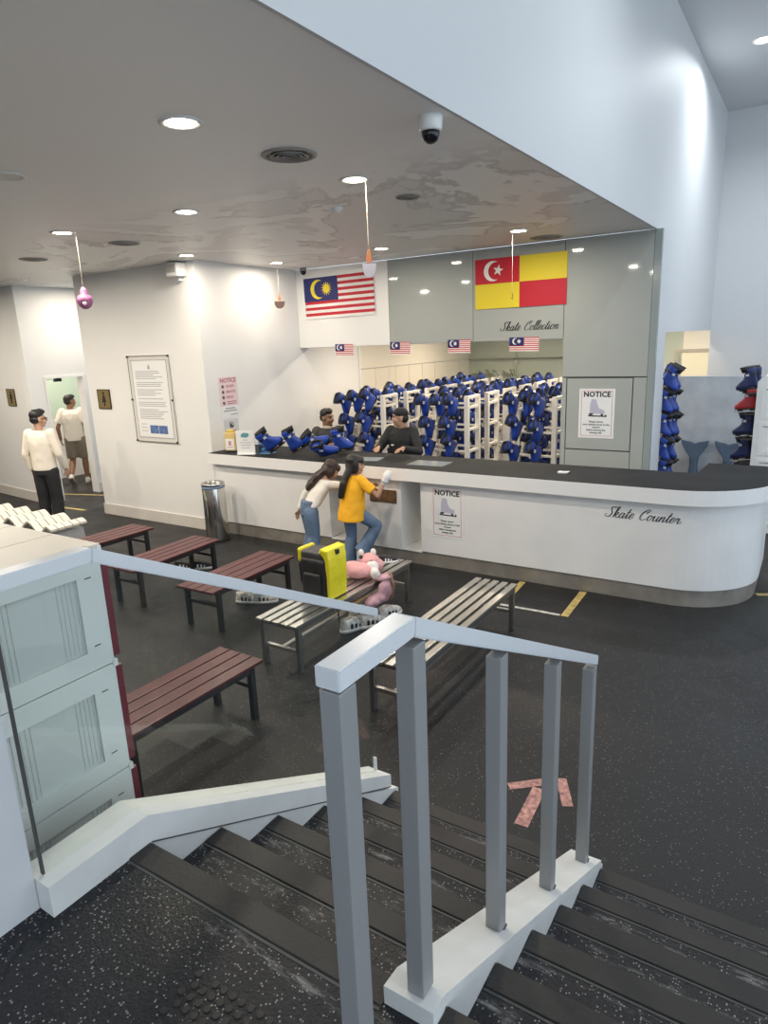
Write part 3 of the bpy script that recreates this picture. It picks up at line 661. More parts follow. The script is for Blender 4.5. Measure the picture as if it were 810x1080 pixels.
# two stacked notices on the side wall, facing +X
t = thing('notice_sheet', 'tall pink and white notice sheet with four pictograms on the side wall', 'sign', (-6.999, 6.865, 1.585), PI / 2)
box('sheet', (-0.175, 0.175, -0.003, 0, 0.17, 0.57), paper_pink, t); box('lower_sheet', (-0.175, 0.175, -0.003, 0, 0, 0.17), paper, t)
put(t, text_mesh('NOTICE', 0.085, mat('ink_red', (0.35, 0.06, 0.09), 0.5), bold=0.001), 0, 0.52)
for i, s_ in enumerate(('SHOES', 'SKATES', 'BAGS')):
    put(t, text_mesh(s_, 0.055, MATS['ink_red'], align='LEFT'), -0.05, 0.44 - 0.075 * i)
b = NB()
for k in range(2): bx(b, -0.045, 0.13, -0.0045, -0.003, 0.222 - 0.028*k, 0.232 - 0.028*k)
obj('small_print', b, MATS['ink_red'], t)
for i in range(4):
    z = 0.44 - 0.075 * i; z = z if i < 3 else 0.212
    bm = NB(); vprism(bm, [(-0.11 + 0.028*math.cos(a), z + 0.028*math.sin(a)) for a in [2*PI*j/12 for j in range(12)]], -0.0045, -0.003); p_ = obj('pictogram', bm, ink_grey, t)
    bm = NB(); vprism(bm, [(-0.125, z-0.014), (-0.09, z-0.014), (-0.092, z), (-0.108, z+0.004), (-0.112, z+0.018), (-0.124, z+0.018)], -0.0055, -0.0045); obj('boot_mark', bm, ink, p_)
b = NB(); bx(b, -0.09, 0.10, -0.0045, -0.003, 0.125, 0.142); bx(b, -0.13, 0.13, -0.0045, -0.003, 0.092, 0.109); bx(b, 0.0, 0.14, -0.0045, -0.003, 0.04, 0.052)
obj('small_print', b, ink_grey, t)
t = thing('notice_sheet', 'small grey warning sheet with a round pictogram under the pink notice', 'sign', (-6.999, 6.86, 1.325), PI / 2)
box('sheet', (-0.14, 0.14, -0.003, 0, 0, 0.235), mat('paper_grey', (0.60, 0.61, 0.62), 0.5), t)
bm = NB(); n = 16
oc = [(0.045*math.cos(2*PI*j/n), 0.155+0.045*math.sin(2*PI*j/n)) for j in range(n)]; ic = [(0.036*math.cos(2*PI*j/n), 0.155+0.036*math.sin(2*PI*j/n)) for j in range(n)]
for j in range(n): vprism(bm, [oc[j], oc[(j+1)%n], ic[(j+1)%n], ic[j]], -0.0045, -0.003)
obj('pictogram_ring', bm, ink, t)
bm = NB(); vprism(bm, [(-0.025,0.13),(0.03,0.13),(0.028,0.15),(0.005,0.16),(0,0.18),(-0.02,0.18)], -0.0045, -0.003); obj('boot_mark', bm, ink, t)
b = NB(); bx(b, -0.075, 0.075, -0.0045, -0.003, 0.062, 0.08); bx(b, -0.11, 0.11, -0.0045, -0.003, 0.028, 0.046); obj('small_print', b, ink, t)
# framed rules board
t = thing('rules_board', 'tall framed sheet of printed rules on the white toilet wall', 'notice board', (-8.11, FY - 0.001, 1.24))
box('backing', (-0.455, 0.455, -0.014, 0, 0.0, 1.25), mat('acrylic_back', (0.70, 0.68, 0.64), 0.3), t)
b = NB()
for a in ((-0.455, 0.455, 1.236, 1.25), (-0.455, 0.455, 0, 0.014), (-0.455, -0.443, 0, 1.25), (0.443, 0.455, 0, 1.25)): bx(b, a[0], a[1], -0.02, -0.014, a[2], a[3])
obj('frame', b, mat('frame_edge', (0.28, 0.26, 0.24), 0.3), t)
box('sheet', (-0.375, 0.375, -0.017, -0.014, 0.075, 1.175), paper, t)
b = NB()
for a in ((-0.385, 0.385, 1.178, 1.186), (-0.385, 0.385, 0.064, 0.072), (-0.385, -0.378, 0.064, 1.186), (0.378, 0.385, 0.064, 1.186)): bx(b, a[0], a[1], -0.018, -0.014, a[2], a[3])
obj('inner_border', b, ink_grey, t)
random.seed(3); b = NB(); z = 1.02
while z > 0.34:
    if random.random() < 0.82: bx(b, -0.31, -0.31 + random.uniform(0.38, 0.62), -0.0182, -0.017, z, z + 0.009)
    z -= 0.026
for k in range(3): bx(b, -0.31, -0.18, -0.0182, -0.017, 0.16 + 0.05*k, 0.168 + 0.05*k)
obj('printed_lines', b, ink_grey, t)
bm = NB(); vprism(bm, [(-0.03,1.07),(0.0,1.13),(0.03,1.07),(0.015,1.055),(-0.015,1.055)], -0.0185, -0.017); obj('crest', bm, ink_grey, t)
pb = mat('print_blue', (0.10, 0.17, 0.36), 0.5, var=0.5, vscale=30)
for x0 in (-0.12, 0.075): box('blue_picture', (x0, x0 + 0.185, -0.0185, -0.017, 0.13, 0.25), pb, t)
for x in (-0.44, 0.44):
    for z in (0.015, 0.62, 1.235):
        o = obj('standoff', lathe(NB(), [(0.014, 0), (0.014, 0.03), (0.008, 0.034)], n=12), dark_metal, t); o.location = (x, -0.005, z); o.rotation_euler = (PI/2, 0, 0)
def toilet_sign(label, x, y, z, rz, female):
    t = thing('toilet_sign', label, 'sign', (x, y, z), rz)
    box('plate', (-0.15, 0.15, -0.012, 0, 0, 0.29), gold, t, 0.003)
    b = NB(); bx(b, 0.14, 0.152, -0.016, 0, 0, 0.29); bx(b, -0.152, 0.152, -0.016, -0.0, 0.284, 0.294); bx(b, -0.152, -0.143, -0.016, 0, 0, 0.29); bx(b, -0.15, 0.15, -0.016, 0, -0.004, 0.006); obj('rim', b, mat('bronze', (0.06, 0.045, 0.03), 0.4, 0.5), t)
    b = NB(); vprism(b, [(0.022*math.cos(a), 0.235 + 0.022*math.sin(a)) for a in [2*PI*j/12 for j in range(12)]], -0.016, -0.012)
    if female: vprism(b, [(-0.02,0.205),(0.02,0.205),(0.045,0.10),(0.015,0.10),(0.012,0.04),(-0.012,0.04),(-0.015,0.10),(-0.045,0.10)], -0.016, -0.012)
    else: vprism(b, [(-0.04,0.205),(0.04,0.205),(0.04,0.12),(0.026,0.12),(0.022,0.04),(-0.022,0.04),(-0.026,0.12),(-0.04,0.12)], -0.016, -0.012)
    obj('figure', b, ink, t)
toilet_sign('gold toilet plate with a figure in a skirt', -9.245, FY - 0.001, 1.71, 0, True)
toilet_sign('gold toilet plate with a figure in trousers', -11.95, 6.4975, 1.70, -0.099, False)
# flags
def star(cx, cz, r0, r1, n, rot=0): return [(cx + (r0 if i % 2 == 0 else r1) * math.sin(PI*i/n + rot), cz + (r0 if i % 2 == 0 else r1) * math.cos(PI*i/n + rot)) for i in range(2*n)]
def crescent(cx, cz, R, r, dx, n=18):
    a0 = math.acos((dx*dx + R*R - r*r) / (2*dx*R)); b0 = math.acos((R*R - dx*dx - r*r) / (2*dx*r))
    o = [(cx + R*math.cos(a0 + (2*PI-2*a0)*i/n), cz + R*math.sin(a0 + (2*PI-2*a0)*i/n)) for i in range(n+1)]
    q = [(cx + dx + r*math.cos(b0 + (2*PI-2*b0)*i/n), cz + r*math.sin(b0 + (2*PI-2*b0)*i/n)) for i in range(n, -1, -1)]
    return o, q
def cres_mesh(bm, cx, cz, R, r, dx, y):
    o, q = crescent(cx, cz, R, r, dx); n = len(o); q = q
    # strip between outer and inner arcs
    inner = q[::-1]
    for i in range(n-1): vprism(bm, [o[i], o[i+1], inner[i+1], inner[i]], y - 0.002, y)
def striped_flag(name, label, x, y, z, w_, h_, group=None, tilt=0.0):
    t = thing(name, label, 'flag', (x, y, z), 0, group); t.rotation_euler = (0, tilt, 0)
    wob = lambda u: 0.004 * math.sin(u * 9)
    for i in range(14):
        z0 = h_ * (13 - i) / 14; z1 = h_ * (14 - i) / 14
        bm = NB(); n = 8
        for k in range(n):
            x0, x1 = w_*k/n, w_*(k+1)/n
            a = [bm.verts.new(p) for p in ((x0,wob(k/n),z0),(x1,wob((k+1)/n),z0),(x1,wob((k+1)/n),z1),(x0,wob(k/n),z1),(x0,wob(k/n)+0.002,z0),(x1,wob((k+1)/n)+0.002,z0),(x1,wob((k+1)/n)+0.002,z1),(x0,wob(k/n)+0.002,z1))]
            bm.faces.new(a[:4]); bm.faces.new(a[4:][::-1])
        obj('stripe', bm, red_flag if i % 2 == 0 else white_flag, t)
    c = box('canton', (0, w_*0.5, -0.009, -0.005, h_*6/14, h_), blue_flag, t)
    k = h_ / 0.62; cz = h_ * 10 / 14
    bm = NB(); cres_mesh(bm, w_*0.21, cz, 0.145*k, 0.125*k, 0.05*k, -0.009); obj('crescent', bm, yellow_flag if h_ > 0.4 else white_flag, c)
    bm = NB(); vprism(bm, star(w_*0.335, cz, 0.105*k, 0.052*k, 14), -0.012, -0.009); obj('star', bm, yellow_flag if h_ > 0.4 else white_flag, c)
striped_flag('national_flag', 'large red and white striped flag with yellow crescent and star on the white bulkhead', -6.82, 8.490, 2.925, 1.28, 0.60, tilt=-0.012)
for i, (x, w_) in enumerate(((-6.29, 0.33), (-5.30, 0.33), (-4.36, 0.34), (-3.46, 0.40))):
    striped_flag('bunting_flag', ('tiny striped flag hanging under the white bulkhead', 'tiny striped flag at the seam of white bulkhead and glass', 'tiny striped flag under the glass panel seam', 'tiny striped flag under the script lettering')[i], x, 8.49, 2.365, w_, 0.175, 'tiny striped flags under the bulkhead', 0.02)
t = thing('state_flag', 'large red and yellow quartered flag with white crescent and star on the glass cladding', 'flag', (-3.945, 8.492, 2.915), 0); t.rotation_euler = (0, 0.0, 0)
for nm, a, m_ in (('red_quarter', (0, 0.615, 0.31, 0.62), red_flag), ('yellow_quarter', (0.615, 1.225, 0.31, 0.62), yellow_flag), ('yellow_quarter', (0, 0.615, 0, 0.31), yellow_flag), ('red_quarter', (0.615, 1.225, 0, 0.31), red_flag)):
    bm = NB(); n = 6
    for k in range(n):
        xs = [a[0] + (a[1]-a[0])*q/n for q in (k, k+1)]; yw = [0.004*math.sin(q*7) for q in xs]
        for yo in (0, 0.002):
            v_ = [bm.verts.new(p) for p in ((xs[0],yw[0]+yo,a[2]),(xs[1],yw[1]+yo,a[2]),(xs[1],yw[1]+yo,a[3]),(xs[0],yw[0]+yo,a[3]))]; bm.faces.new(v_)
    q_ = obj(nm, bm, m_, t)
    if nm == 'red_quarter' and a[0] == 0:
        bm = NB(); cres_mesh(bm, 0.25, 0.465, 0.125, 0.108, 0.045, -0.006); obj('crescent', bm, white_flag, q_)
        bm = NB(); vprism(bm, star(0.325, 0.47, 0.072, 0.030, 5, 0.2), -0.008, -0.006); obj('star', bm, white_flag, q_)

# ================================================================== FLOOR TAPES
def tape(label, a, c, w_, m_, group=None):
    a = Vector((*a, 0.0)); c = Vector((*c, 0.0)); bm = NB(); beam(bm, a + Vector((0,0,0.0012)), c + Vector((0,0,0.0012)), w_, 0.0018)
    o = obj('floor_tape', bm, m_); return tag(o, label, 'floor tape', group)
tape('yellow floor tape strip running into the counter behind the steel bench end', (-2.45, 6.44), (-2.42, 5.96), 0.065, tape_yellow)
tape('yellow floor tape strip running into the counter in the open, with its white line', (-1.80, 6.44), (-1.775, 5.75), 0.07, tape_yellow)
tape('worn white floor tape line parallel to the counter joining two yellow strips', (-2.52, 5.75), (-1.82, 5.76), 0.04, tape_white)
tape('yellow floor tape strip past the rounded counter corner', (-0.30, 7.12), (0.25, 7.40), 0.06, tape_yellow)
tape('pink and white tape shaft of a floor arrow', (-1.105, 2.93), (-1.125, 3.27), 0.075, tape_pink, 'taped floor arrow')
tape('worn pinkish tape barb of the floor arrow towards the glass balustrade', (-1.285, 3.20), (-1.10, 3.36), 0.06, tape_pink, 'taped floor arrow')
tape('worn pinkish tape barb of the floor arrow towards the rounded counter', (-1.045, 3.42), (-0.935, 3.20), 0.06, tape_pink, 'taped floor arrow')
tape('pale tape line on the floor right at the toilet doorway', (-11.9, 7.0), (-10.55, 7.42), 0.05, tape_yellow)
tape('short yellow tape line on the floor in front of the toilet doorway', (-11.05, 6.35), (-10.15, 6.42), 0.06, tape_yellow)

# ================================================================== LOCKERS
# tall plastic locker columns, doors facing +Y, panelled ends facing +X
LX = -2.15; LTOP = 1.86; TH = 0.45
def locker_column(i):
    x1 = LX - i * 0.288; x0 = x1 - 0.284
    t = thing('locker_column', ('white panelled locker column with maroon doors right behind the glass balustrade', 'locker column second from the glass balustrade', 'locker column third from the glass balustrade', 'locker column fourth from the glass balustrade')[i], 'locker', (x0, 0.55, 0), 0, 'plastic lockers')
    W = x1 - x0; D = 0.84
    box('base', (0.01, W - 0.01, 0.02, D - 0.02, 0, 0.06), black_rub, t)
    for k in range(4):
        z0 = 0.06 + k * TH; z1 = z0 + TH - 0.004
        b = NB(); bx(b, 0, W - 0.018, 0.0, D - 0.005, z0, z1)
        s_ = obj('tier', b, locker_grey, t)
        if i == 0:
            # framed end with recessed ribbed panel
            b = NB(); bx(b, W-0.018, W, 0.0, 0.075, z0, z1); bx(b, W-0.018, W, D-0.105, D-0.005, z0, z1); bx(b, W-0.018, W, 0.075, D-0.105, z0, z0+0.075); bx(b, W-0.018, W, 0.075, D-0.105, z1-0.085, z1)
            obj('end_frame', b, locker_grey, s_)
            b = NB(); bx(b, W-0.018, W-0.013, 0.075, D-0.105, z0+0.075, z1-0.085)
            for c0 in (0.14, 0.42, 0.66):
                for q in range(5): bx(b, W-0.013, W-0.010, c0+q*0.017, c0+q*0.017+0.006, z0+0.075, z1-0.085)
            obj('ribbed_panel', b, locker_panel, s_)
            b = NB(); bx(b, W-0.001, W+0.0015, D-0.075, D-0.05, z0+0.09, z0+0.094); bx(b, W-0.001, W+0.0015, D-0.075, D-0.05, z1-0.094, z1-0.09); obj('slot', b, seam_dark, s_)
        d_ = box('door', (0.008, W - 0.004, D - 0.004, D + 0.028, z0 + 0.018, z1 - 0.018), maroon, t, 0.006)
        o = obj('handle', bx(NB(), W-0.085, W-0.035, D+0.028, D+0.048, z0+0.16, z0+0.26, bev=0.006), maroon, d_)
        box('hinge', (W-0.05, W+0.004, D-0.012, D+0.006, z1-0.014, z1+0.014), plastic_white, t)
    box('top', (0.0, W, 0.0, D + 0.005, 0.06 + 4*TH, 0.06 + 4*TH + 0.018), locker_top, t, 0.003)
for i in range(4): locker_column(i)

# ================================================================== BENCHES
def bench(name, label, group, x0, x1, y0, y1, kind, rz=0.0):
    cx, cy = (x0+x1)/2, (y0+y1)/2; W = x1-x0; Ln = y1-y0
    t = thing(name, label, 'bench', (cx, cy, 0), rz, group); H = 0.42
    red = kind == 'red'
    n = 4 if red else 5; gap = 0.012 if red else 0.030; sw = (W - gap*(n-1)) / n
    for i in range(n):
        a = -W/2 + i*(sw+gap)
        box('slat', (a, a+sw, -Ln/2, Ln/2, H-0.022, H), wood_red if red else bench_steel, t, 0.004)
    fm = dark_metal if red else mat('bench_frame', (0.42, 0.41, 0.39), 0.35, 1.0)
    lw = 0.042
    for sy in (-1, 1):
        ye = sy * (Ln/2 - (0.10 if red else 0.06))
        for sx in (-1, 1):
            xe = sx * (W/2 - lw/2 - 0.005)
            box('leg', (xe-lw/2, xe+lw/2, ye-lw/2, ye+lw/2, 0, H-0.024), fm, t, 0.003)
        box('cross_bar', (-W/2+0.05, W/2-0.05, ye-0.015, ye+0.015, 0.16 if not red else 0.24, 0.19 if not red else 0.27), fm if red else bench_steel, t)
        box('top_bar', (-W/2+0.02, W/2-0.02, ye-0.02, ye+0.02, H-0.055, H-0.023), fm, t)
    for sx in (-1, 1):
        xe = sx * (W/2 - lw/2 - 0.005)
        box('side_rail', (xe-0.018, xe+0.018, -Ln/2+0.08, Ln/2-0.08, H-0.06, H-0.024), fm, t)
    if not red: box('stretcher', (-0.018, 0.018, -Ln/2+0.08, Ln/2-0.08, 0.155, 0.185), bench_steel, t)
    return t
RB = 'maroon slatted benches'
bench('maroon_bench', 'maroon slatted bench beside the wavy white lounger', RB, -7.22, -6.80, 4.00, 5.17, 'red', -0.03)
bench('maroon_bench', 'maroon slatted bench with black and white sneakers beneath, second from the wavy lounger', RB, -6.02, -5.60, 3.93, 5.15, 'red', 0.03)
bench('maroon_bench', 'maroon slatted bench next to the steel bench with the yellow backpack', RB, -4.87, -4.41, 3.87, 5.05, 'red', 0.02)
bench('maroon_bench', 'maroon slatted bench running up to the locker doors', RB, -3.53, -3.10, 1.95, 3.12, 'red', -0.02)
bench('steel_bench', 'brushed steel slatted bench carrying the black and yellow backpack', 'steel slatted benches', -3.66, -3.24, 3.65, 5.46, 'steel')
bench('steel_bench', 'empty brushed steel slatted bench nearest the taped floor rectangle', 'steel slatted benches', -2.47, -2.07, 3.47, 5.31, 'steel')
# wavy lounger
t = thing('wavy_lounger', 'wavy white slatted lounger with grey base beside the lockers', 'lounger', (-7.65, 4.60, 0))
wz = lambda x: 0.50 + 0.055 * math.sin((x + 0.16) * 2 * PI / 0.44) * (1 if x < -0.12 else max(0.0, (x + 0.0) / -0.12)) - 0.02
lw_m = mat('lounger_white', (0.66, 0.62, 0.55), 0.35)
for i in range(5):
    y0 = -0.25 + i * 0.10; bm = NB(); n = 90; rings = []
    for k in range(n+1):
        x = -2.3 + 2.3 * k / n; z = wz(x); rings.append([(x, y0, z-0.016), (x, y0+0.086, z-0.016), (x, y0+0.086, z+0.012), (x, y0, z+0.012)])
    loft(bm, rings); bmesh.ops.recalc_face_normals(bm, faces=bm.faces); obj('wavy_slat', bm, lw_m, t, False)
grey_leg = mat('lounger_grey', (0.46, 0.47, 0.47), 0.45)
bm = NB(); vprism(bm, [(-0.30, 0.40), (-0.10, 0.40), (-0.06, 0.0), (-0.40, 0.0)], -0.24, 0.24); obj('end_leg', bm, grey_leg, t)
bm = NB(); vprism(bm, [(-2.28, 0.40), (-2.08, 0.40), (-2.0, 0.0), (-2.32, 0.0)], -0.24, 0.24); obj('end_leg', bm, grey_leg, t)
box('side_beam', (-2.1, -0.28, -0.24, -0.20, 0.24, 0.40), grey_leg, t); box('side_beam', (-2.1, -0.28, 0.20, 0.24, 0.24, 0.40), grey_leg, t)
# steel bin
t = thing('steel_bin', 'tall round polished steel bin at the corner of the counter', 'bin', (-6.735, 6.155, 0))
obj('body', lathe(NB(), [(0.150, 0.03), (0.153, 0.05), (0.153, 0.73), (0.150, 0.74)], n=40), mat('bin_steel', (0.66, 0.64, 0.60), 0.16, 1.0), t, True)
obj('foot_ring', lathe(NB(), [(0.152, 0), (0.156, 0.012), (0.152, 0.03)], n=40), dark_metal, t, True)
obj('bag_edge', lathe(NB(), [(0.155, 0.735), (0.157, 0.75), (0.154, 0.765)], n=40), mat('bag_blue', (0.18, 0.26, 0.42), 0.4), t, True)
obj('lid_ring', loft(NB(), [circ((0,0,z), r_, 40) for r_, z in ((0.156, 0.765), (0.157, 0.795), (0.145, 0.805), (0.105, 0.79), (0.10, 0.76), (0.02, 0.755))]), steel, t, True)

# ================================================================== SKATES
def sup(x0, x1, hw, z, n=14, p=2.6):
    cx = (x0+x1)/2; a = (x1-x0)/2; o = []
    for i in range(n):
        th = 2*PI*i/n; c_, s_ = math.cos(th), math.sin(th)
        o.append((cx + a*math.copysign(abs(c_)**(2/p), c_), hw*math.copysign(abs(s_)**(2/p), s_), z))
    return o
def boot_meshes(bm_mat):
    b = loft(NB(), [sup(-0.110,0.130,0.036,0.046), sup(-0.122,0.148,0.046,0.062), sup(-0.122,0.146,0.047,0.09), sup(-0.116,0.105,0.045,0.125), sup(-0.112,0.050,0.046,0.165), sup(-0.115,0.022,0.049,0.215), sup(-0.122,0.020,0.054,0.265), sup(-0.120,0.030,0.056,0.295)])
    return mesh(b, bm_mat, True, 'boot')
boot_blue = boot_meshes(blue_boot); boot_navy = boot_meshes(navy_boot); boot_red = boot_meshes(red_boot)
cuff_me = mesh(loft(NB(), [sup(-0.105,0.050,0.046,0.25), sup(-0.108,0.062,0.050,0.30), sup(-0.10,0.072,0.046,0.325), sup(-0.09,0.05,0.034,0.318), sup(-0.085,0.04,0.03,0.29)]), black_rub, True, 'cuff')
b = NB(); bx(b, -0.10, -0.035, -0.018, 0.018, 0.018, 0.048); bx(b, 0.045, 0.11, -0.018, 0.018, 0.018, 0.048); bx(b, -0.12, 0.14, -0.04, 0.04, 0.042, 0.052)
holder_me = mesh(b, black_rub, False, 'blade_holder')
b = NB(); vprism(b, [(-0.135,0.02),(-0.13,0.006),(-0.11,0),(0.12,0),(0.145,0.008),(0.15,0.024),(0.12,0.026),(-0.12,0.026)], -0.0025, 0.0025)
blade_me = mesh(b, steel, False, 'blade')
b = NB(); loft(b, [sup(-0.118,0.030,0.0515,0.205), sup(-0.119,0.029,0.0525,0.228)]); strapA = mesh(b, black_rub, False, 'strap')
b = NB(); bx(b, -0.02, 0.018, -0.062, -0.050, 0.203, 0.230); buckle_me = mesh(b, strap_white, False, 'buckle')
def skate(loc, rot, label, group, boot=None, full=True, sc=1.0):
    t = bpy.data.objects.new('ice_skate', None); C.objects.link(t); t.location = loc; t.rotation_euler = rot; t.empty_display_size = 0.05; t.scale = (sc, sc, sc)
    tag(t, label, 'ice skate', group)
    link('boot', boot or boot_blue, t); link('cuff', cuff_me, t); link('blade_holder', holder_me, t); link('blade', blade_me, t)
    if full: link('strap', strapA, t); link('buckle', buckle_me, t); link('buckle', buckle_me, t, (0, 0.112, 0))
    return t
# white racks of the store, three columns running back in rows
SH = (1.60, 1.275, 0.95, 0.62, 0.29)
def rack(x0, x1, y0, label, group):
    t = thing('skate_rack', label, 'rack', (x0, y0, 0), 0, group); W = x1-x0; D = 0.44; p = 0.062
    for xx in (0, W-p):
        for yy in (0, D-p): box('post', (xx, xx+p, yy, yy+p, 0, 1.735), rack_white, t)
        for z in SH: box('rung', (xx+0.004, xx+p-0.004, p, D-p, z-0.055, z-0.02), rack_white, t)
        box('top_rung', (xx+0.002, xx+p-0.002, p, D-p, 1.69, 1.73), rack_white, t)
    for z in SH:
        box('shelf_slat', (p, W-p, 0.02, 0.06, z-0.05, z-0.022), rack_white, t); box('shelf_slat', (p, W-p, D-0.06, D-0.02, z-0.022, z+0.006), rack_white, t)
    return t
random.seed(11)
ORD = ('first', 'second', 'third', 'fourth', 'fifth', 'sixth', 'seventh')
cols = (('left', -6.52, -5.73), ('middle', -5.06, -4.27), ('right', -3.68, -2.95))
place = {'left': 'by the cream wall', 'middle': 'in the middle column', 'right': 'beside the glass pillar'}
for nm, x0, x1 in cols:
    for k in range(7):
        y0 = 8.92 + k * 0.72
        if y0 > 13.9: continue
        rack(x0, x1, y0, 'white skate rack %s, %s from the counter' % (place[nm], ORD[k]), 'white skate racks ' + place[nm])
        for si, z in enumerate(SH):
            if si > 3 or (k >= 3 and si > 1): continue
            n = 2 if (k == 0 and si > 0) else 3
            for j in range(n):
                W = x1 - x0 - 0.10
                xx = x0 + 0.05 + W * (j + 0.5) / n + random.uniform(-0.02, 0.02)
                lab = 'blue skate hung on the %s shelf of the %s rack %s' % (('top', 'second', 'third', 'fourth')[si], ORD[k], place[nm])
                yaw = -PI/2 + random.uniform(-0.14, 0.14) - 0.22
                pit = random.uniform(0.85, 1.2)
                skate((xx, y0 - 0.005 + random.uniform(-0.01, 0.01), z - 0.05 + random.uniform(0, 0.02)), (0, pit, yaw), lab,
                      'skates on the %s rack, %s shelf %s' % (ORD[k], ('top', 'second', 'third', 'fourth')[si], place[nm]), full=(k < 3), sc=1.08)
# rack past the pillar: only its skates stick out into view
t = thing('skate_rack', 'narrow skate rack hidden beside the white pillar end', 'rack', (-1.95, 9.10, 0))
for xx in (0, 0.26):
    for yy in (0, 0.46): box('post', (xx, xx+0.04, yy, yy+0.04, 0, 1.95), rack_white, t)
for i in range(6): box('shelf_slat', (0.02, 0.28, 0.02, 0.48, 0.28 + i*0.30, 0.30 + i*0.30), rack_white, t)
for i in range(6):
    for j in range(3):
        skate((-1.66 + random.uniform(-0.03, 0.04), 9.20 + 0.16*j, 0.335 + i*0.30), (0, random.uniform(0.35, 0.6), random.uniform(-0.25, 0.2)), 'blue skate with black sole past the white pillar end, %s shelf from the floor' % ORD[i], 'skates past the pillar end, %s shelf' % ORD[i], sc=0.95)
# white cabinet at the far right with dark and red boots beside it
t = thing('skate_cabinet', 'white cabinet with framed panels behind the rounded counter corner', 'cabinet', (-0.62, 9.45, 0))
box('body', (0, 0.9, 0, 0.5, 0.0, 1.90), plastic_white, t, 0.01)
bm = NB(); vprism(bm, [(0.0, 1.90), (0.9, 1.90), (0.86, 1.97), (0.08, 1.97)], 0.0, 0.5); obj('cap', bm, plastic_white, t)
for i in range(4):
    z0 = 0.10 + i * 0.45
    b = NB(); bx(b, 0.06, 0.84, -0.012, 0, z0, z0+0.05); bx(b, 0.06, 0.84, -0.012, 0, z0+0.35, z0+0.40); bx(b, 0.06, 0.12, -0.012, 0, z0+0.05, z0+0.35); bx(b, 0.78, 0.84, -0.012, 0, z0+0.05, z0+0.35)
    d_ = obj('door', b, plastic_white, t); box('slot', (0.10, 0.35, -0.016, -0.012, z0+0.352, z0+0.366), ink_grey, d_)
t = thing('wall_shelf', 'dark bracket shelf holding boots on the side of the white cabinet', 'shelf', (-0.84, 10.0, 0))
for z in (0.45, 0.80, 1.12, 1.45, 1.72): box('shelf_board', (0.06, 0.235, 0.0, 0.42, z-0.02, z), seam_dark, t)
box('upright', (0.20, 0.235, 0.0, 0.42, 0.0, 1.72), seam_dark, t)
for z, bt, lab in ((1.72, boot_navy, 'navy skate on the top bracket beside the white cabinet'), (1.45, boot_red, 'red skate beside the white cabinet'), (1.12, boot_navy, 'black and navy skate below the red one'), (0.80, boot_navy, 'navy skate low beside the white cabinet'), (0.45, boot_navy, 'navy skate at the bottom bracket by the white cabinet')):
    skate((-0.755, 10.09, z + 0.012), (0, random.uniform(0.0, 0.25), PI + random.uniform(-0.2, 0.4)), lab, None, bt)
    skate((-0.73, 10.29, z + 0.012), (0, random.uniform(0.0, 0.2), PI + random.uniform(-0.2, 0.2)), 'dark skate tucked behind on a bracket beside the white cabinet', 'skates tucked behind by the cabinet', boot_navy)
# skates heaped on the counter
lie = PI / 2
WT = 1.154
for (x, y, yaw, roll, pit, lab) in (
    (-5.92, 6.60, 0.25, 0.35, -0.60, 'blue skate on the counter closest to the white sign stand'),
    (-5.62, 6.70, 0.10, 0.2, -0.42, 'blue skate on the counter with its cuff raised, second from the white sign stand'),
    (-5.27, 6.78, 0.3, 0.5, -0.75, 'blue skate half hidden between others on the counter'),
    (-5.03, 6.56, 0.25, 1.0, -0.25, 'blue skate lying in front of the man in the charcoal jacket'),
    (-5.12, 6.98, 0.2, 0.05, -0.15, 'blue skate held up by the person in the charcoal jacket')):
    zz = 0.115 * abs(math.sin(pit)) + 0.045 * abs(math.sin(roll)) + 0.002
    skate((x, y, WT + zz), (roll, pit, yaw), lab, 'blue skates on the counter', sc=1.05)

# ================================================================== COUNTER-TOP ITEMS
t = thing('sanitizer_box', 'yellow and white sanitizer box at the wall end of the counter', 'box', (-6.72, 6.56, WT), 0.35)
box('body', (-0.075, 0.075, -0.06, 0.06, 0.0, 0.27), mat('san_yellow', (0.70, 0.52, 0.22), 0.4), t, 0.006)
box('label_patch', (-0.06, 0.06, -0.062, -0.06, 0.04, 0.19), paper, t); b = NB(); bx(b, -0.04, 0.04, -0.0635, -0.062, 0.07, 0.08); bx(b, -0.02, 0.02, -0.0635, -0.062, 0.10, 0.16); obj('label_print', b, pink_line, t)
box('cap', (-0.05, 0.05, -0.04, 0.04, 0.27, 0.31), mat('san_cap', (0.62, 0.46, 0.10), 0.4), t, 0.006); box('base', (-0.078, 0.078, -0.063, 0.063, 0.0, 0.03), dark_metal, t)
t = thing('sign_stand', 'white upright sign stand with a teal emblem on the counter', 'sign', (-6.37, 6.47, WT), 0.42)
box('sheet', (-0.125, 0.125, -0.006, 0.006, 0.008, 0.32), paper, t); box('foot', (-0.125, 0.125, -0.04, 0.05, 0, 0.008), plastic_white, t)
bm = NB(); vprism(bm, [(-0.06,0.235),(0.02,0.225),(0.055,0.25),(0.05,0.285),(-0.02,0.29),(-0.055,0.27)], -0.0075, -0.006); obj('emblem', bm, mat('teal', (0.12, 0.32, 0.34), 0.5), t)
b = NB()
for k, wv in enumerate((0.03, 0.08, 0.07, 0.06)): bx(b, -wv, wv, -0.0072, -0.006, 0.19-0.035*k, 0.197-0.035*k)
obj('printed_lines', b, ink_grey, t)
t = thing('donation_box', 'clear blue acrylic box behind the white sign stand', 'box', (-6.16, 6.66, WT), 0.3)
b = NB()
for a in ((-0.09,0.09,-0.09,-0.085,0,0.2),(-0.09,0.09,0.085,0.09,0,0.2),(-0.09,-0.085,-0.085,0.085,0,0.2),(0.085,0.09,-0.085,0.085,0,0.2)): bx(b, *a)
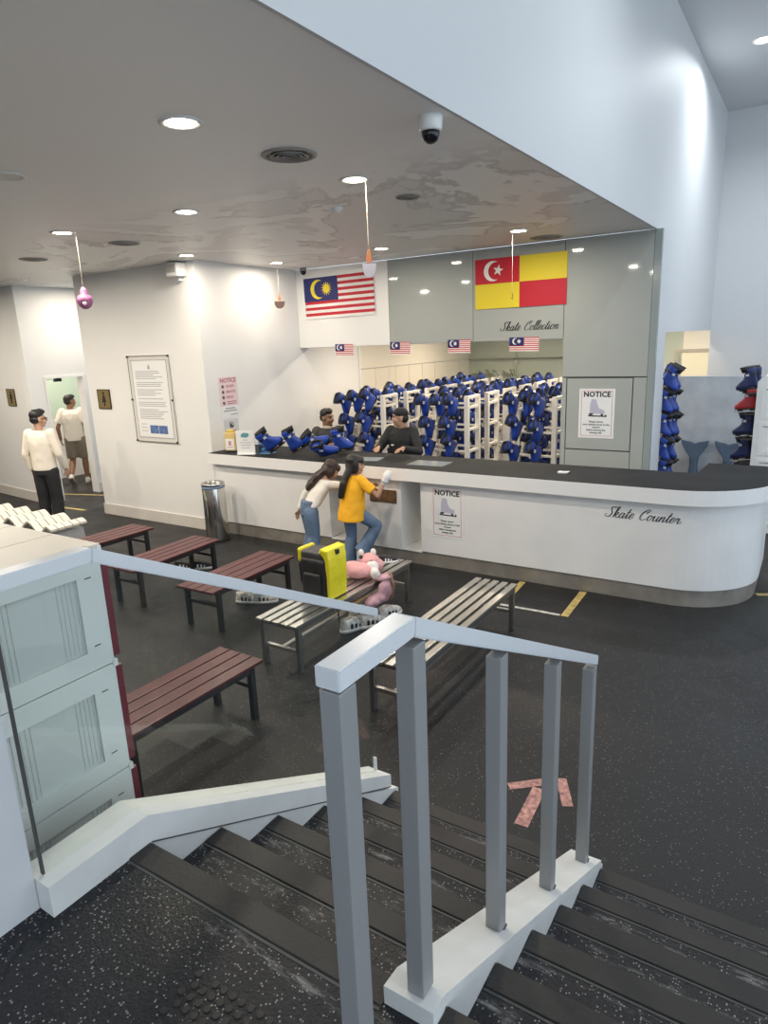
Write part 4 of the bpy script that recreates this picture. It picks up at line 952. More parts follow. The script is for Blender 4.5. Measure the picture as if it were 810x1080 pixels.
obj('walls', b, clear_m, t); box('base', (-0.09, 0.09, -0.09, 0.09, 0, 0.006), mat('acrylic_blue', (0.25, 0.36, 0.52), 0.2), t)
for k in range(4):
    bm = NB(); bmesh.ops.create_icosphere(bm, subdivisions=1, radius=0.04); bmesh.ops.scale(bm, vec=(1, 1, 0.7), verts=bm.verts); o = obj('crumpled_wrapper', bm, MATS['acrylic_blue'], t, False, (-0.04+0.05*(k%2), -0.03+0.05*(k//2), 0.05+0.03*k)); o.rotation_euler = (k, 1.3*k, 0.4)
glassy = mat('glossy_sheet', (0.30, 0.34, 0.33), 0.08)
for x, y, wv, hv, rz, lab in ((-4.62, 6.72, 0.42, 0.26, 0.25, 'pale glossy sheet on the counter behind the girl in yellow'), (-3.72, 6.74, 0.46, 0.30, 0.05, 'greenish glossy sheet on the counter in front of the cap wearer')):
    t = thing('desk_sheet', lab, 'sheet', (x, y, WT), rz, None); box('sheet', (-wv/2, wv/2, -hv/2, hv/2, 0.0, 0.004), glassy, t); box('inner_sheet', (-wv/2+0.02, wv/2-0.02, -hv/2+0.02, hv/2-0.02, 0.004, 0.0046), mat('sheet_grey', (0.34, 0.37, 0.36), 0.1), t)
t = thing('paper_slip', 'tiny white paper slip on the black worktop', 'paper', (-2.14, 6.75, WT)); bm = NB(); vprism(bm, [(-0.05, 0), (0.05, 0.004), (0.06, 0.018), (0.0, 0.012), (-0.055, 0.014)], -0.035, 0.035); obj('folded_slip', bm, paper, t)

# ================================================================== SHOES, BACKPACK, SOFT THINGS
sole_me = lambda m_: mesh(loft(NB(), [sup(-0.125,0.135,0.038,0.0), sup(-0.13,0.142,0.045,0.012), sup(-0.13,0.142,0.045,0.034)]), m_, True, 'sole')
upper_me = lambda m_: mesh(loft(NB(), [sup(-0.125,0.136,0.043,0.032), sup(-0.124,0.132,0.043,0.055), sup(-0.12,0.10,0.040,0.078), sup(-0.115,0.04,0.036,0.098), sup(-0.115,-0.01,0.034,0.115), sup(-0.10,-0.02,0.026,0.108)]), m_, True, 'upper')
b = NB()
for q in range(4): bx(b, 0.0+0.02*q, 0.008+0.02*q, -0.028, 0.028, 0.094-0.008*q, 0.104-0.008*q)
lace_w = mesh(b, white_flag, False, 'laces')
sneak_w = mat('sneaker_white', (0.62, 0.59, 0.54), 0.6, var=0.45, vscale=26); sneak_b = mat('sneaker_black', (0.018, 0.018, 0.02), 0.5); sole_w = mat('sole_white', (0.72, 0.70, 0.66), 0.5)
SW, UW, UB = sole_me(sole_w), upper_me(sneak_w), upper_me(sneak_b)
def sneaker(x, y, z, rz, label, black, sc=1.0, group=None, roll=0):
    t = thing('sneaker', label, 'shoe', (x, y, z), rz, group); t.rotation_euler = (roll, 0, rz); t.scale = (sc,)*3
    link('sole', SW, t); link('upper', UB if black else UW, t); link('laces', lace_w, t)
    b_ = link('stripe', stripe_w if black else stripe_b, t)
b = NB(); bx(b, -0.05, -0.03, -0.0465, 0.0465, 0.035, 0.075); bx(b, -0.01, 0.01, -0.0455, 0.0455, 0.035, 0.07); bx(b, 0.03, 0.045, -0.0455, 0.0455, 0.035, 0.06)
stripe_w = mesh(b, white_flag, False, 'stripe'); stripe_b = stripe_w.copy(); stripe_b.materials.clear(); stripe_b.materials.append(sneak_b)
for k, (x, y, rz) in enumerate(((-3.36, 4.58, 1.2), (-3.26, 4.72, 1.0), (-3.44, 4.86, 0.7), (-3.22, 4.98, 1.35))):
    sneaker(x, y, 0, rz, 'chunky white and black sneaker on the floor under the steel bench with the backpack', False, 1.12, 'white sneakers under the steel bench')
sneaker(-6.16, 5.06, 0, 0.5, 'black and white sneaker under the second maroon bench', True, 1, 'sneakers under the second maroon bench'); sneaker(-5.98, 5.16, 0, 0.7, 'black and white sneaker under the second maroon bench', True, 1, 'sneakers under the second maroon bench')
sneaker(-4.72, 4.62, 0, 0.4, 'pale sneaker under the maroon bench next to the steel bench', False, 1, 'pale sneakers under the third maroon bench'); sneaker(-4.56, 4.70, 0, 0.6, 'pale sneaker under the maroon bench next to the steel bench', False, 1, 'pale sneakers under the third maroon bench')
sneaker(-3.53, 5.24, 0.421, 1.0, 'small black and white shoe on the far end of the steel bench', True, 0.72, 'small shoes on the steel bench'); sneaker(-3.42, 5.30, 0.421, 0.7, 'small black and white shoe on the far end of the steel bench', True, 0.72, 'small shoes on the steel bench')

def remesh_obj(name, bm, m, vox, smooth=4, parent=None, disp=0.0):
    me = bpy.data.meshes.new('tmp'); bm.to_mesh(me); bm.free()
    o = bpy.data.objects.new('tmp', me); C.objects.link(o)
    r_ = o.modifiers.new('r', 'REMESH'); r_.mode = 'VOXEL'; r_.voxel_size = vox
    if smooth: s_ = o.modifiers.new('s', 'SMOOTH'); s_.factor = 0.5; s_.iterations = smooth
    if disp:
        tx = bpy.data.textures.new('folds', 'CLOUDS'); tx.noise_scale = 0.09; tx.noise_depth = 1
        d_ = o.modifiers.new('d', 'DISPLACE'); d_.texture = tx; d_.strength = disp; d_.mid_level = 0.5
    dg = bpy.context.evaluated_depsgraph_get(); dg.update()
    out = bpy.data.meshes.new_from_object(o.evaluated_get(dg)); bpy.data.objects.remove(o); bpy.data.meshes.remove(me)
    out.materials.clear(); out.materials.append(m)
    for p in out.polygons: p.use_smooth = True
    return link(name, out, parent)
def ell(bm, c, r, rot=None, u=14, v=10):
    t0 = len(bm.verts); g = bmesh.ops.create_uvsphere(bm, u_segments=u, v_segments=v, radius=1.0)
    Mx = Matrix.Translation(c) @ (rot.to_4x4() if rot is not None else Matrix.Identity(4)) @ Matrix.Diagonal((*r, 1))
    bmesh.ops.transform(bm, matrix=Mx, verts=g['verts'])
def cap(bm, p0, r0, p1, r1, f0=False, f1=False, n=14, squash=None):
    p0 = Vector(p0); p1 = Vector(p1); d = (p1 - p0)
    if d.length < 1e-6: return
    d.normalize(); a = Vector((0, 0, 1)) if abs(d.z) < 0.95 else Vector((0, 1, 0))
    s_ = d.cross(a).normalized(); u_ = s_.cross(d).normalized(); rings = []
    def ring(p, r): return [p + s_ * (r * math.cos(2*PI*k/n)) + u_ * (r * math.sin(2*PI*k/n)) for k in range(n)]
    if not f0:
        for q in (80, 55, 30): rings.append(ring(p0 - d * r0 * math.sin(math.radians(q)), r0 * math.cos(math.radians(q))))
    rings.append(ring(p0, r0)); rings.append(ring(p1, r1))
    if not f1:
        for q in (30, 55, 80): rings.append(ring(p1 + d * r1 * math.sin(math.radians(q)), r1 * math.cos(math.radians(q))))
    loft(bm, rings)
def eloft(bm, secs, n=18):
    """secs: (center, rx, ry, yaw)"""
    rings = []
    for c, rx, ry, yaw in secs:
        ca, sa = math.cos(yaw), math.sin(yaw)
        rings.append([(c[0] + rx*math.cos(2*PI*k/n)*ca - ry*math.sin(2*PI*k/n)*sa, c[1] + rx*math.cos(2*PI*k/n)*sa + ry*math.sin(2*PI*k/n)*ca, c[2]) for k in range(n)])
    loft(bm, rings)

bag_black = mat('bag_black', (0.014, 0.014, 0.015), 0.6, bump=0.2, bscale=120); bag_grey = mat('bag_grey', (0.05, 0.05, 0.05), 0.55); bag_yel = mat('bag_yellow', (0.72, 0.62, 0.02), 0.4)
t = thing('backpack', 'black roll-top backpack with bright yellow sides on a steel bench', 'backpack', (-3.46, 4.32, 0.42), -0.03)
bm = NB(); bx(bm, -0.15, 0.13, -0.13, 0.13, 0.0, 0.36, bev=0.03); remesh_obj('body', bm, bag_black, 0.012, 3, t, 0.012)
bm = NB(); bx(bm, -0.16, 0.10, -0.11, 0.10, 0.34, 0.42, bev=0.02); remesh_obj('roll_top', bm, bag_grey, 0.012, 3, t, 0.01)
bm = NB(); bx(bm, -0.11, 0.08, -0.155, -0.12, 0.04, 0.24, bev=0.015); remesh_obj('front_pocket', bm, bag_black, 0.012, 3, t)
bm = NB(); loft(bm, [[(0.125 + d, y, z) for y, d in ((-0.125, 0), (0.125, 0), (0.125, 0.022), (-0.125, 0.022))] for z, d in ()] or [[(0.128,-0.12,0.01),(0.128,0.12,0.01),(0.155,0.12,0.01),(0.155,-0.12,0.01)],[(0.13,-0.125,0.2),(0.13,0.125,0.2),(0.165,0.12,0.2),(0.165,-0.12,0.2)],[(0.12,-0.125,0.36),(0.12,0.125,0.36),(0.165,0.125,0.37),(0.165,-0.125,0.37)],[(0.07,-0.125,0.415),(0.07,0.125,0.415),(0.15,0.13,0.45),(0.15,-0.13,0.45)],[(0.06,-0.125,0.43),(0.06,0.125,0.43),(0.08,0.13,0.465),(0.08,-0.13,0.465)]]); remesh_obj('yellow_side', bm, bag_yel, 0.01, 3, t, 0.008)
bm = NB(); bx(bm, -0.205, -0.155, -0.10, 0.10, 0.30, 0.43, bev=0.015); remesh_obj('yellow_side', bm, bag_yel, 0.01, 3, t)
for y in (-0.07, 0.07): obj('strap', tube(NB(), [(-0.10, y, 0.40), (-0.20, y, 0.28), (-0.19, y, 0.12), (-0.14, y, 0.04)], 0.014), bag_black, t)
obj('buckle', bx(NB(), 0.145, 0.175, -0.02, 0.02, 0.40, 0.44, bev=0.004), dark_metal, t)
obj('dangling_strap', tube(NB(), [(0.10, -0.15, 0.02), (0.19, -0.15, 0.004), (0.245, -0.13, -0.06), (0.245, -0.125, -0.15)], 0.006), bag_black, t)
plush_p = mat('plush_pink', (0.72, 0.36, 0.36), 0.9, bump=0.5, bscale=160); plush_w = mat('plush_white', (0.78, 0.72, 0.68), 0.9, bump=0.5, bscale=160); mauve = mat('mauve_satin', (0.45, 0.25, 0.28), 0.3, var=0.2, vscale=12)
t = thing('plush_bag', 'pink and white plush bag lying on the steel bench', 'plush', (-3.42, 4.80, 0.421), 0.4)
bm = NB(); ell(bm, (0, 0, 0.075), (0.15, 0.10, 0.075)); ell(bm, (-0.08, 0.02, 0.085), (0.09, 0.09, 0.075)); remesh_obj('body', bm, plush_p, 0.010, 3, t, 0.02)
bm = NB(); ell(bm, (0.12, 0.03, 0.10), (0.07, 0.06, 0.06)); ell(bm, (0.15, -0.03, 0.06), (0.05, 0.05, 0.05)); remesh_obj('fluffy_trim', bm, plush_w, 0.009, 2, t, 0.02)
bm = NB(); ell(bm, (-0.15, 0.0, 0.11), (0.03, 0.02, 0.05)); remesh_obj('ear', bm, plush_w, 0.008, 2, t)
t = thing('plush_bag', 'pink plush hood with white ears beside the small shoes on the steel bench', 'plush', (-3.46, 5.03, 0.421), 0.1)
bm = NB(); ell(bm, (0, 0, 0.085), (0.11, 0.09, 0.085)); ell(bm, (0.05, 0.02, 0.06), (0.09, 0.07, 0.06)); remesh_obj('body', bm, plush_p, 0.010, 3, t, 0.02)
for sx in (-1, 1):
    bm = NB(); ell(bm, (0.05*sx - 0.02, 0.03*sx, 0.175), (0.03, 0.025, 0.04)); remesh_obj('ear', bm, plush_w, 0.008, 2, t)
bm = NB(); ell(bm, (-0.06, -0.05, 0.14), (0.025, 0.02, 0.02)); ell(bm, (0.06, -0.07, 0.11), (0.022, 0.02, 0.02)); remesh_obj('dark_patch', bm, black_rub, 0.007, 1, t)
t = thing('satin_jacket', 'shiny mauve jacket slipping off the edge of the steel bench', 'jacket', (-3.20, 4.78, 0.20), 0)
bm = NB(); ell(bm, (-0.0, -0.05, 0.07), (0.065, 0.16, 0.055)); ell(bm, (0.02, 0.08, 0.12), (0.045, 0.10, 0.10)); ell(bm, (-0.005, 0.17, 0.20), (0.04, 0.06, 0.07)); ell(bm, (-0.02, 0.12, 0.235), (0.07, 0.10, 0.025)); remesh_obj('folds', bm, mauve, 0.010, 3, t, 0.035)
bm = NB(); tube(bm, [(0.03, 0.15, 0.27), (0.055, 0.17, 0.15), (0.05, 0.15, 0.04), (0.0, 0.12, 0.0)], 0.016); obj('sleeve', bm, mat('brown_satin', (0.25, 0.14, 0.10), 0.3), t, True)

# ================================================================== PEOPLE
skin_a = mat('skin_light', (0.46, 0.26, 0.17), 0.5); skin_b = mat('skin_tan', (0.26, 0.135, 0.08), 0.5)
hair_k = mat('hair_black', (0.010, 0.009, 0.009), 0.45, bump=0.4, bscale=80); hair_br = mat('hair_brown', (0.035, 0.018, 0.013), 0.4, bump=0.4, bscale=80)
eye_m = mat('eye_dark', (0.01, 0.008, 0.008), 0.2); lip_m = mat('lip', (0.30, 0.10, 0.08), 0.5)
denim = mat('denim', (0.115, 0.175, 0.27), 0.75, bump=0.15, bscale=150, var=0.22, vscale=9)
V = Vector
def hand(bm, w_, d, pn, k=1.0, curl=0.5, thumb=1):
    w_ = V(w_); d = V(d).normalized(); pn = V(pn); pn = (pn - d * pn.dot(d)).normalized(); s_ = d.cross(pn)
    kn = w_ + d * 0.085 * k
    for i, off in enumerate((-0.030, -0.010, 0.010, 0.029)):
        a = kn + s_ * off * k - d * abs(off) * 0.25
        cap(bm, w_ + s_ * off * 0.55 * k + d * 0.012, 0.014 * k, a, 0.0115 * k, n=8)
        ln = (0.040, 0.046, 0.043, 0.034)[i] * k
        d1 = (d * math.cos(curl) + pn * math.sin(curl) + s_ * off * 2.2).normalized(); m_ = a + d1 * ln
        d2 = (d * math.cos(curl * 2.1) + pn * math.sin(curl * 2.1) + s_ * off * 2.0).normalized(); e_ = m_ + d2 * ln * 0.75
        cap(bm, a, 0.0098 * k, m_, 0.0088 * k, n=8); cap(bm, m_, 0.0088 * k, e_, 0.0072 * k, n=8)
    a = w_ + d * 0.028 * k + s_ * (0.024 * thumb) * k; m_ = a + (d * 0.6 + s_ * thumb * 0.75 + pn * 0.25).normalized() * 0.042 * k; e_ = m_ + (d * 0.95 + s_ * thumb * 0.2 + pn * 0.3).normalized() * 0.032 * k
    cap(bm, a, 0.014 * k, m_, 0.0105 * k, n=8); cap(bm, m_, 0.0105 * k, e_, 0.0085 * k, n=8)
def person(label, loc, rz, P, skin, hair, parts, build=1.0, hs=1.0, sleeves='long'):
    t = thing('person', label, 'person', loc, rz)
    pel, sc = V(P['pelvis']), (V(P['shL']) + V(P['shR'])) / 2
    d = (V(P['shR']) - V(P['shL'])); yaw = math.atan2(d.y, d.x); B = build
    neck = V(P.get('neck', sc + V((0, 0.0, 0.04)))); hc = V(P['head'])
    Hm = Matrix.Translation(hc) @ Matrix.Rotation(P.get('hyaw', 0), 4, 'Z') @ Matrix.Rotation(P.get('hpitch', 0), 4, 'X') @ Matrix.Rotation(P.get('hroll', 0), 4, 'Y') @ Matrix.Diagonal((hs, hs, hs, 1))
    R3 = Hm.to_3x3().normalized()
    hp = lambda p: Hm @ V(p)
    # ---- body
    bm = NB()
    def E(c, r): ell(bm, hp(c), [q * hs for q in r], R3)
    E((0, -0.012, 0.03), (0.076, 0.097, 0.092)); E((0, 0.028, -0.04), (0.058, 0.064, 0.078)); E((0, 0.056, -0.085), (0.030, 0.030, 0.026))
    cap(bm, hp((0, 0.092, 0.008)), 0.009*hs, hp((0, 0.108, -0.028)), 0.013*hs, n=8)
    for q in (-1, 1): E((0.079*q, -0.004, -0.012), (0.011, 0.022, 0.032)); E((0.036*q, 0.072, -0.03), (0.028, 0.022, 0.03))
    E((0, 0.080, 0.035), (0.055, 0.016, 0.012))
    cap(bm, neck - V((0, 0, 0.05)), 0.060*B*hs*0.95, hp((0, -0.02, -0.06)), 0.054*hs, n=12)
    secs = []
    for f, wx, wy in ((-0.10, 0.10, 0.08), (0.0, 0.145, 0.10), (0.25, 0.13, 0.09), (0.6, 0.145, 0.10), (0.9, 0.13, 0.08), (1.03, 0.09, 0.06)):
        secs.append((pel.lerp(sc, f), wx*B*P.get('k', 1), wy*B*P.get('k', 1), yaw))
    eloft(bm, secs)
    k = P.get('k', 1.0)
    for s_ in 'LR':
        sh, el, wr = V(P['sh'+s_]), V(P['el'+s_]), V(P['wr'+s_])
        sh2 = sh.lerp(sc, 0.22); cap(bm, sh2, 0.042*B*k, el, 0.036*B*k); cap(bm, el, 0.038*B*k, wr, 0.026*B*k)
        if not P.get('mitt'+s_):
            hand(bm, wr, P.get('hd'+s_, wr - el), P.get('pn'+s_, (1 if s_ == 'L' else -1, 0.2, 0)), 0.95*k**0.7, P.get('curl', 0.35), 1 if s_ == 'L' else -1)
        hi, kn, an = V(P['hip'+s_]), V(P['kn'+s_]), V(P['an'+s_])
        cap(bm, hi, 0.082*B*k, kn, 0.054*B*k); cap(bm, kn, 0.054*B*k, kn.lerp(an, 0.3), 0.056*B*k); cap(bm, kn.lerp(an, 0.3), 0.056*B*k, an, 0.036*B*k)
        td = V(P.get('toe'+s_, (0, 1, -0.12))).normalized()
        cap(bm, an - td*0.04*k + V((0,0,-0.045*k)), 0.030*k, an + td*0.13*k + V((0,0,-0.05*k)), 0.026*k)
    remesh_obj('body', bm, skin, 0.0085, 3, t)
    # ---- face
    for q in (-1, 1):
        b_ = NB(); ell(b_, hp((0.031*q, 0.0885, 0.012)), [x*hs for x in (0.0125, 0.006, 0.0065)], R3, 10, 8); obj('eye', b_, eye_m, t, True)
        b_ = NB(); cap(b_, hp((0.016*q, 0.095, 0.034)), 0.0042*hs, hp((0.046*q, 0.084, 0.036)), 0.0035*hs, n=8); obj('eyebrow', b_, hair, t, True)
    b_ = NB(); ell(b_, hp((0, 0.0905, -0.066)), [x*hs for x in (0.022, 0.006, 0.0065)], R3, 10, 8); obj('mouth', b_, lip_m, t, True)
    parts(t, P, hp, R3, hs, B, k, pel, sc, yaw)
    return t
def short_hair(t, hp, R3, hs, m_, top=0.0):
    b_ = NB()
    def E(c, r): ell(b_, hp(c), [q*hs for q in r], R3)
    E((0, -0.022, 0.058 + top), (0.083, 0.098, 0.080)); E((0, -0.048, 0.005), (0.080, 0.068, 0.070)); E((0, 0.03, 0.102 + top), (0.062, 0.062, 0.040)); E((0.02, 0.058, 0.095 + top), (0.04, 0.04, 0.03))
    remesh_obj('hair', b_, m_, 0.009, 2, t, 0.008)
def shirt(t, P, B, k, pel, sc, yaw, m_, hem, sleeve='long', loose=1.0, secs=None, disp=0.01, name='shirt'):
    b_ = NB(); S = []
    table = secs or ((hem, 0.175, 0.125), (0.12, 0.172, 0.122), (0.45, 0.172, 0.122), (0.75, 0.185, 0.125), (0.93, 0.180, 0.108), (1.03, 0.125, 0.085), (1.09, 0.075, 0.068))
    for f, wx, wy in table: S.append((pel.lerp(sc, f) if f <= 1 else sc + V((0, 0, (f-1)*0.55)), wx*B*k*loose, wy*B*k*loose, yaw))
    eloft(b_, S)
    for s_ in 'LR':
        sh, el, wr = V(P['sh'+s_]), V(P['el'+s_]), V(P['wr'+s_])
        sh2 = sh.lerp(sc, 0.14)
        if sleeve == 'long':
            cap(b_, sh2, 0.074*B*k, el, 0.055*B*k); cap(b_, el, 0.054*B*k, el.lerp(wr, 0.93), 0.042*B*k, f1=True)
        else:
            cap(b_, sh2, 0.076*B*k, sh.lerp(el, 0.72), 0.076*B*k, f1=True)
    return remesh_obj(name, b_, m_, 0.011, 3, t, disp)
def trousers(t, P, B, k, pel, m_, r_hip=0.098, r_knee=0.076, r_hem=0.072, end=0.97, top=0.14, yaw=0, disp=0.008, name='trousers'):
    b_ = NB()
    eloft(b_, [(pel + V((0,0,-0.10*k)), 0.165*B*k, 0.115*B*k, yaw), (pel + V((0,0,0.02*k)), 0.168*B*k, 0.118*B*k, yaw), (pel + V((0,0,top*k)), 0.150*B*k, 0.108*B*k, yaw)])
    for s_ in 'LR':
        hi, kn, an = V(P['hip'+s_]), V(P['kn'+s_]), V(P['an'+s_])
        if end > 0.5:
            cap(b_, hi, r_hip*B*k, kn, r_knee*B*k); cap(b_, kn, r_knee*B*k, kn.lerp(an, end), r_hem*B*k, f1=True)
        else:
            cap(b_, hi, r_hip*B*k, hi.lerp(kn, 0.93), r_hem*B*k, f1=True)
    return remesh_obj(name, b_, m_, 0.011, 3, t, disp)
def shoes(t, P, k, m_, sole_m, name='shoe'):
    for s_ in 'LR':
        an = V(P['an'+s_]); td = V(P.get('toe'+s_, (0, 1, 0))); flat = V((td.x, td.y, 0)).normalized(); td = td.normalized(); up = V((0,0,1)); up = (up - td*up.dot(td)).normalized()
        b_ = NB(); base = an - up*0.052*k
        cap(b_, base - td*0.045*k, 0.040*k, base + td*0.12*k, 0.036*k); cap(b_, base - td*0.03*k + up*0.02*k, 0.042*k, an + up*0.01*k, 0.045*k, f1=True)
        o = remesh_obj(name, b_, m_, 0.010, 3, t)
        b_ = NB(); beam(b_, base - td*0.082*k - up*0.030*k, base + td*0.155*k - up*0.030*k, 0.078*k, 0.022*k, up=up); obj('sole', b_, sole_m, o)
def std(H=1.75, **kw):
    s_ = H / 1.75
    P = dict(pelvis=(0,0,0.95), shL=(-0.19,0,1.43), shR=(0.19,0,1.43), elL=(-0.235,-0.03,1.14), elR=(0.235,-0.03,1.14), wrL=(-0.235,0.05,0.90), wrR=(0.235,0.05,0.90),
             hipL=(-0.092,0,0.90), hipR=(0.092,0,0.90), knL=(-0.10,0.02,0.50), knR=(0.10,0.02,0.50), anL=(-0.105,-0.02,0.092), anR=(0.105,-0.02,0.092), head=(0,0.025,1.625))
    P.update(kw)
    for q in list(P):
        if isinstance(P[q], tuple) and not q.startswith(('hd', 'pn', 'toe')): P[q] = tuple(x * s_ for x in P[q])
    P['k'] = s_ if H > 1.5 else s_ * 0.97
    return P
def rz_of(h): return math.atan2(-h[0], h[1])

# man in cream long-sleeved shirt and black trousers
cream_shirt = mat('cream_cotton', (0.74, 0.68, 0.58), 0.8, bump=0.1, bscale=120); tee_white = mat('white_cotton', (0.74, 0.70, 0.64), 0.8, bump=0.1, bscale=120); black_cloth = mat('black_cloth', (0.012, 0.012, 0.014), 0.75); khaki = mat('khaki', (0.22, 0.19, 0.155), 0.8)
def p1(t, P, hp, R3, hs, B, k, pel, sc, yaw):
    short_hair(t, hp, R3, hs, hair_k, 0.012); shirt(t, P, B, k, pel, sc, yaw, cream_shirt, -0.06, name='sweatshirt'); trousers(t, P, B, k, pel, black_cloth, yaw=yaw, r_knee=0.085, r_hem=0.075); shoes(t, P, k, sneak_b, sole_w)
    g = NB(); tube(g, [hp((-0.075, 0.02, 0.012)), hp((-0.06, 0.098, 0.014)), hp((0.0, 0.108, 0.014)), hp((0.06, 0.098, 0.014)), hp((0.075, 0.02, 0.012))], 0.0035, 6)
    for q in (-1, 1): tube(g, [hp((0.033*q + 0.022*math.cos(a), 0.104, 0.006 + 0.017*math.sin(a))) for a in [2*PI*j/10 for j in range(11)]], 0.003, 6)
    obj('glasses', g, dark_metal, t)
person('person in cream long-sleeved sweatshirt, black trousers and glasses looking towards the toilets', (-9.30, 5.36, 0), rz_of((-0.41, 0.91)),
       std(1.79, hyaw=-0.62, elR=(0.25,0.0,1.14), wrR=(0.24,0.12,0.91), elL=(-0.25,-0.02,1.14)), skin_a, hair_k, p1)
# man walking into the toilet
def p2(t, P, hp, R3, hs, B, k, pel, sc, yaw):
    short_hair(t, hp, R3, hs, hair_k); shirt(t, P, B, k, pel, sc, yaw, tee_white, -0.16, 'short', 1.04, name='polo_shirt'); trousers(t, P, B, k, pel, khaki, r_hip=0.105, r_hem=0.098, end=0.4, name='shorts'); shoes(t, P, k, sole_w, mat('sole_tan', (0.30, 0.25, 0.2), 0.6))
person('person in white polo shirt and khaki shorts walking into the toilet', (-12.34, 7.82, 0), rz_of((-0.70, 0.71)),
       std(1.77, hyaw=-0.95, knL=(-0.10,0.02,0.50), anL=(-0.10,-0.26,0.20), toeL=(0,0.75,-0.65), knR=(0.10,0.12,0.50), anR=(0.10,0.10,0.092), wrL=(-0.27,0.03,0.90), elL=(-0.27,-0.05,1.14)), skin_b, hair_k, p2, 1.06)
# staff
grey_jacket = mat('grey_jacket', (0.045, 0.043, 0.043), 0.8); navy_black = mat('black_jacket', (0.010, 0.010, 0.012), 0.7)
def p3(t, P, hp, R3, hs, B, k, pel, sc, yaw):
    short_hair(t, hp, R3, hs, hair_k); shirt(t, P, B, k, pel, sc, yaw, grey_jacket, -0.12, 'long', 1.03, name='jacket'); trousers(t, P, B, k, pel, black_cloth); shoes(t, P, k, sneak_b, sole_w)
    b_ = NB(); ell(b_, sc + V((0, 0.055, 0.055)), (0.075, 0.055, 0.03)); remesh_obj('collar', b_, mat('collar_cream', (0.5, 0.42, 0.32), 0.8), 0.009, 2, t)
    b_ = NB(); ell(b_, hp((0, 0.096, -0.047)), (0.024, 0.006, 0.005), R3); ell(b_, hp((0, 0.082, -0.098)), (0.026, 0.012, 0.014), R3); obj('beard', b_, hair_k, t, True)
person('person in charcoal jacket behind the counter handling blue skates', (-5.86, 7.62, 0), rz_of((0.55, -0.75)),
       std(1.66, hyaw=0.85, shL=(-0.19,0.05,1.42), shR=(0.19,0.05,1.42), elL=(-0.27,0.10,1.17), wrL=(-0.10,0.32,1.26), elR=(0.27,0.08,1.17), wrR=(0.08,0.33,1.25), hdL=(0.8,0.5,0.0), hdR=(-0.7,0.6,0.0), pnL=(0,0,-1), pnR=(0,0,-1), head=(0,0.085,1.62), hpitch=-0.06), skin_b, hair_k, p3, 1.05)
def p4(t, P, hp, R3, hs, B, k, pel, sc, yaw):
    b_ = NB(); ell(b_, hp((0, -0.05, -0.005)), [q*hs for q in (0.081, 0.068, 0.075)], R3); remesh_obj('hair', b_, hair_k, 0.009, 2, t)
    b_ = NB()
    ell(b_, hp((0, -0.012, 0.062)), [q*hs for q in (0.088, 0.105, 0.075)], R3); c_ = remesh_obj('cap', b_, black_cloth, 0.009, 2, t)
    b_ = NB(); ell(b_, hp((0, -0.115, 0.045)), [q*hs for q in (0.062, 0.055, 0.010)], R3); obj('cap_brim', b_, black_cloth, c_, True)
    j_ = shirt(t, P, B, k, pel, sc, yaw, navy_black, -0.12, 'long', 1.05, name='jacket'); trousers(t, P, B, k, pel, black_cloth); shoes(t, P, k, sneak_b, sole_w)
    b_ = NB(); bx(b_, 0.065, 0.10, 0.128, 0.136, 1.205, 1.222); obj('chest_badge', b_, white_flag, j_)
person('person in black jacket and backward black cap standing behind the counter', (-4.62, 7.62, 0), rz_of((0.12, -1.0)),
       std(1.70, hyaw=-1.0, elL=(-0.30,0.12,1.17), wrL=(-0.16,0.34,1.245), elR=(0.30,0.10,1.19), wrR=(0.20,0.34,1.245), hdL=(0.3,0.9,-0.1), hdR=(-0.2,0.9,-0.1), pnL=(0,0,-1), pnR=(0,0,-1), head=(0,0.05,1.615)), skin_a, hair_k, p4, 1.05)
# girls at the counter
white_top = mat('white_knit', (0.72, 0.68, 0.62), 0.85, bump=0.2, bscale=110); yellow_tee = mat('yellow_tee', (0.85, 0.42, 0.015), 0.8, bump=0.08, bscale=100); sock = mat('sock_blue', (0.52, 0.62, 0.72), 0.85)
def long_hair(t, hp, R3, hs, m_, ends, r=0.05, bangs=True):
    b_ = NB()
    def E(c, r_): ell(b_, hp(c), [q*hs for q in r_], R3)
    E((0, -0.025, 0.052), (0.088, 0.100, 0.085)); E((0, -0.05, -0.01), (0.088, 0.075, 0.09))
    for q in (-1, 1): E((0.072*q, 0.0, -0.02), (0.022, 0.052, 0.085))
    if bangs: E((0, 0.068, 0.062), (0.068, 0.036, 0.040)); E((0, 0.082, 0.045), (0.058, 0.020, 0.03))
    pts = [hp((0, -0.06, -0.03))] + [V(e) for e in ends]
    for a, c in zip(pts, pts[1:]):
        for off in (-0.045, 0.0, 0.045):
            o_ = R3 @ V((off, 0, 0)); cap(b_, a + o_, r*hs, c + o_*0.8, r*0.85*hs)
    remesh_obj('hair', b_, m_, 0.009, 3, t, 0.012)
def p5(t, P, hp, R3, hs, B, k, pel, sc, yaw):
    long_hair(t, hp, R3, hs, hair_br, [(-0.045, 0.13, 1.06), (-0.085, 0.06, 0.975), (-0.10, 0.02, 0.92)], 0.044)
    shirt(t, P, B, k, pel, sc, yaw, white_top, 0.10, 'long', 1.08, name='knit_top'); trousers(t, P, B, k, pel, denim, r_hip=0.118, r_knee=0.098, r_hem=0.118, yaw=yaw, name='jeans'); shoes(t, P, k, sole_w, sole_w)
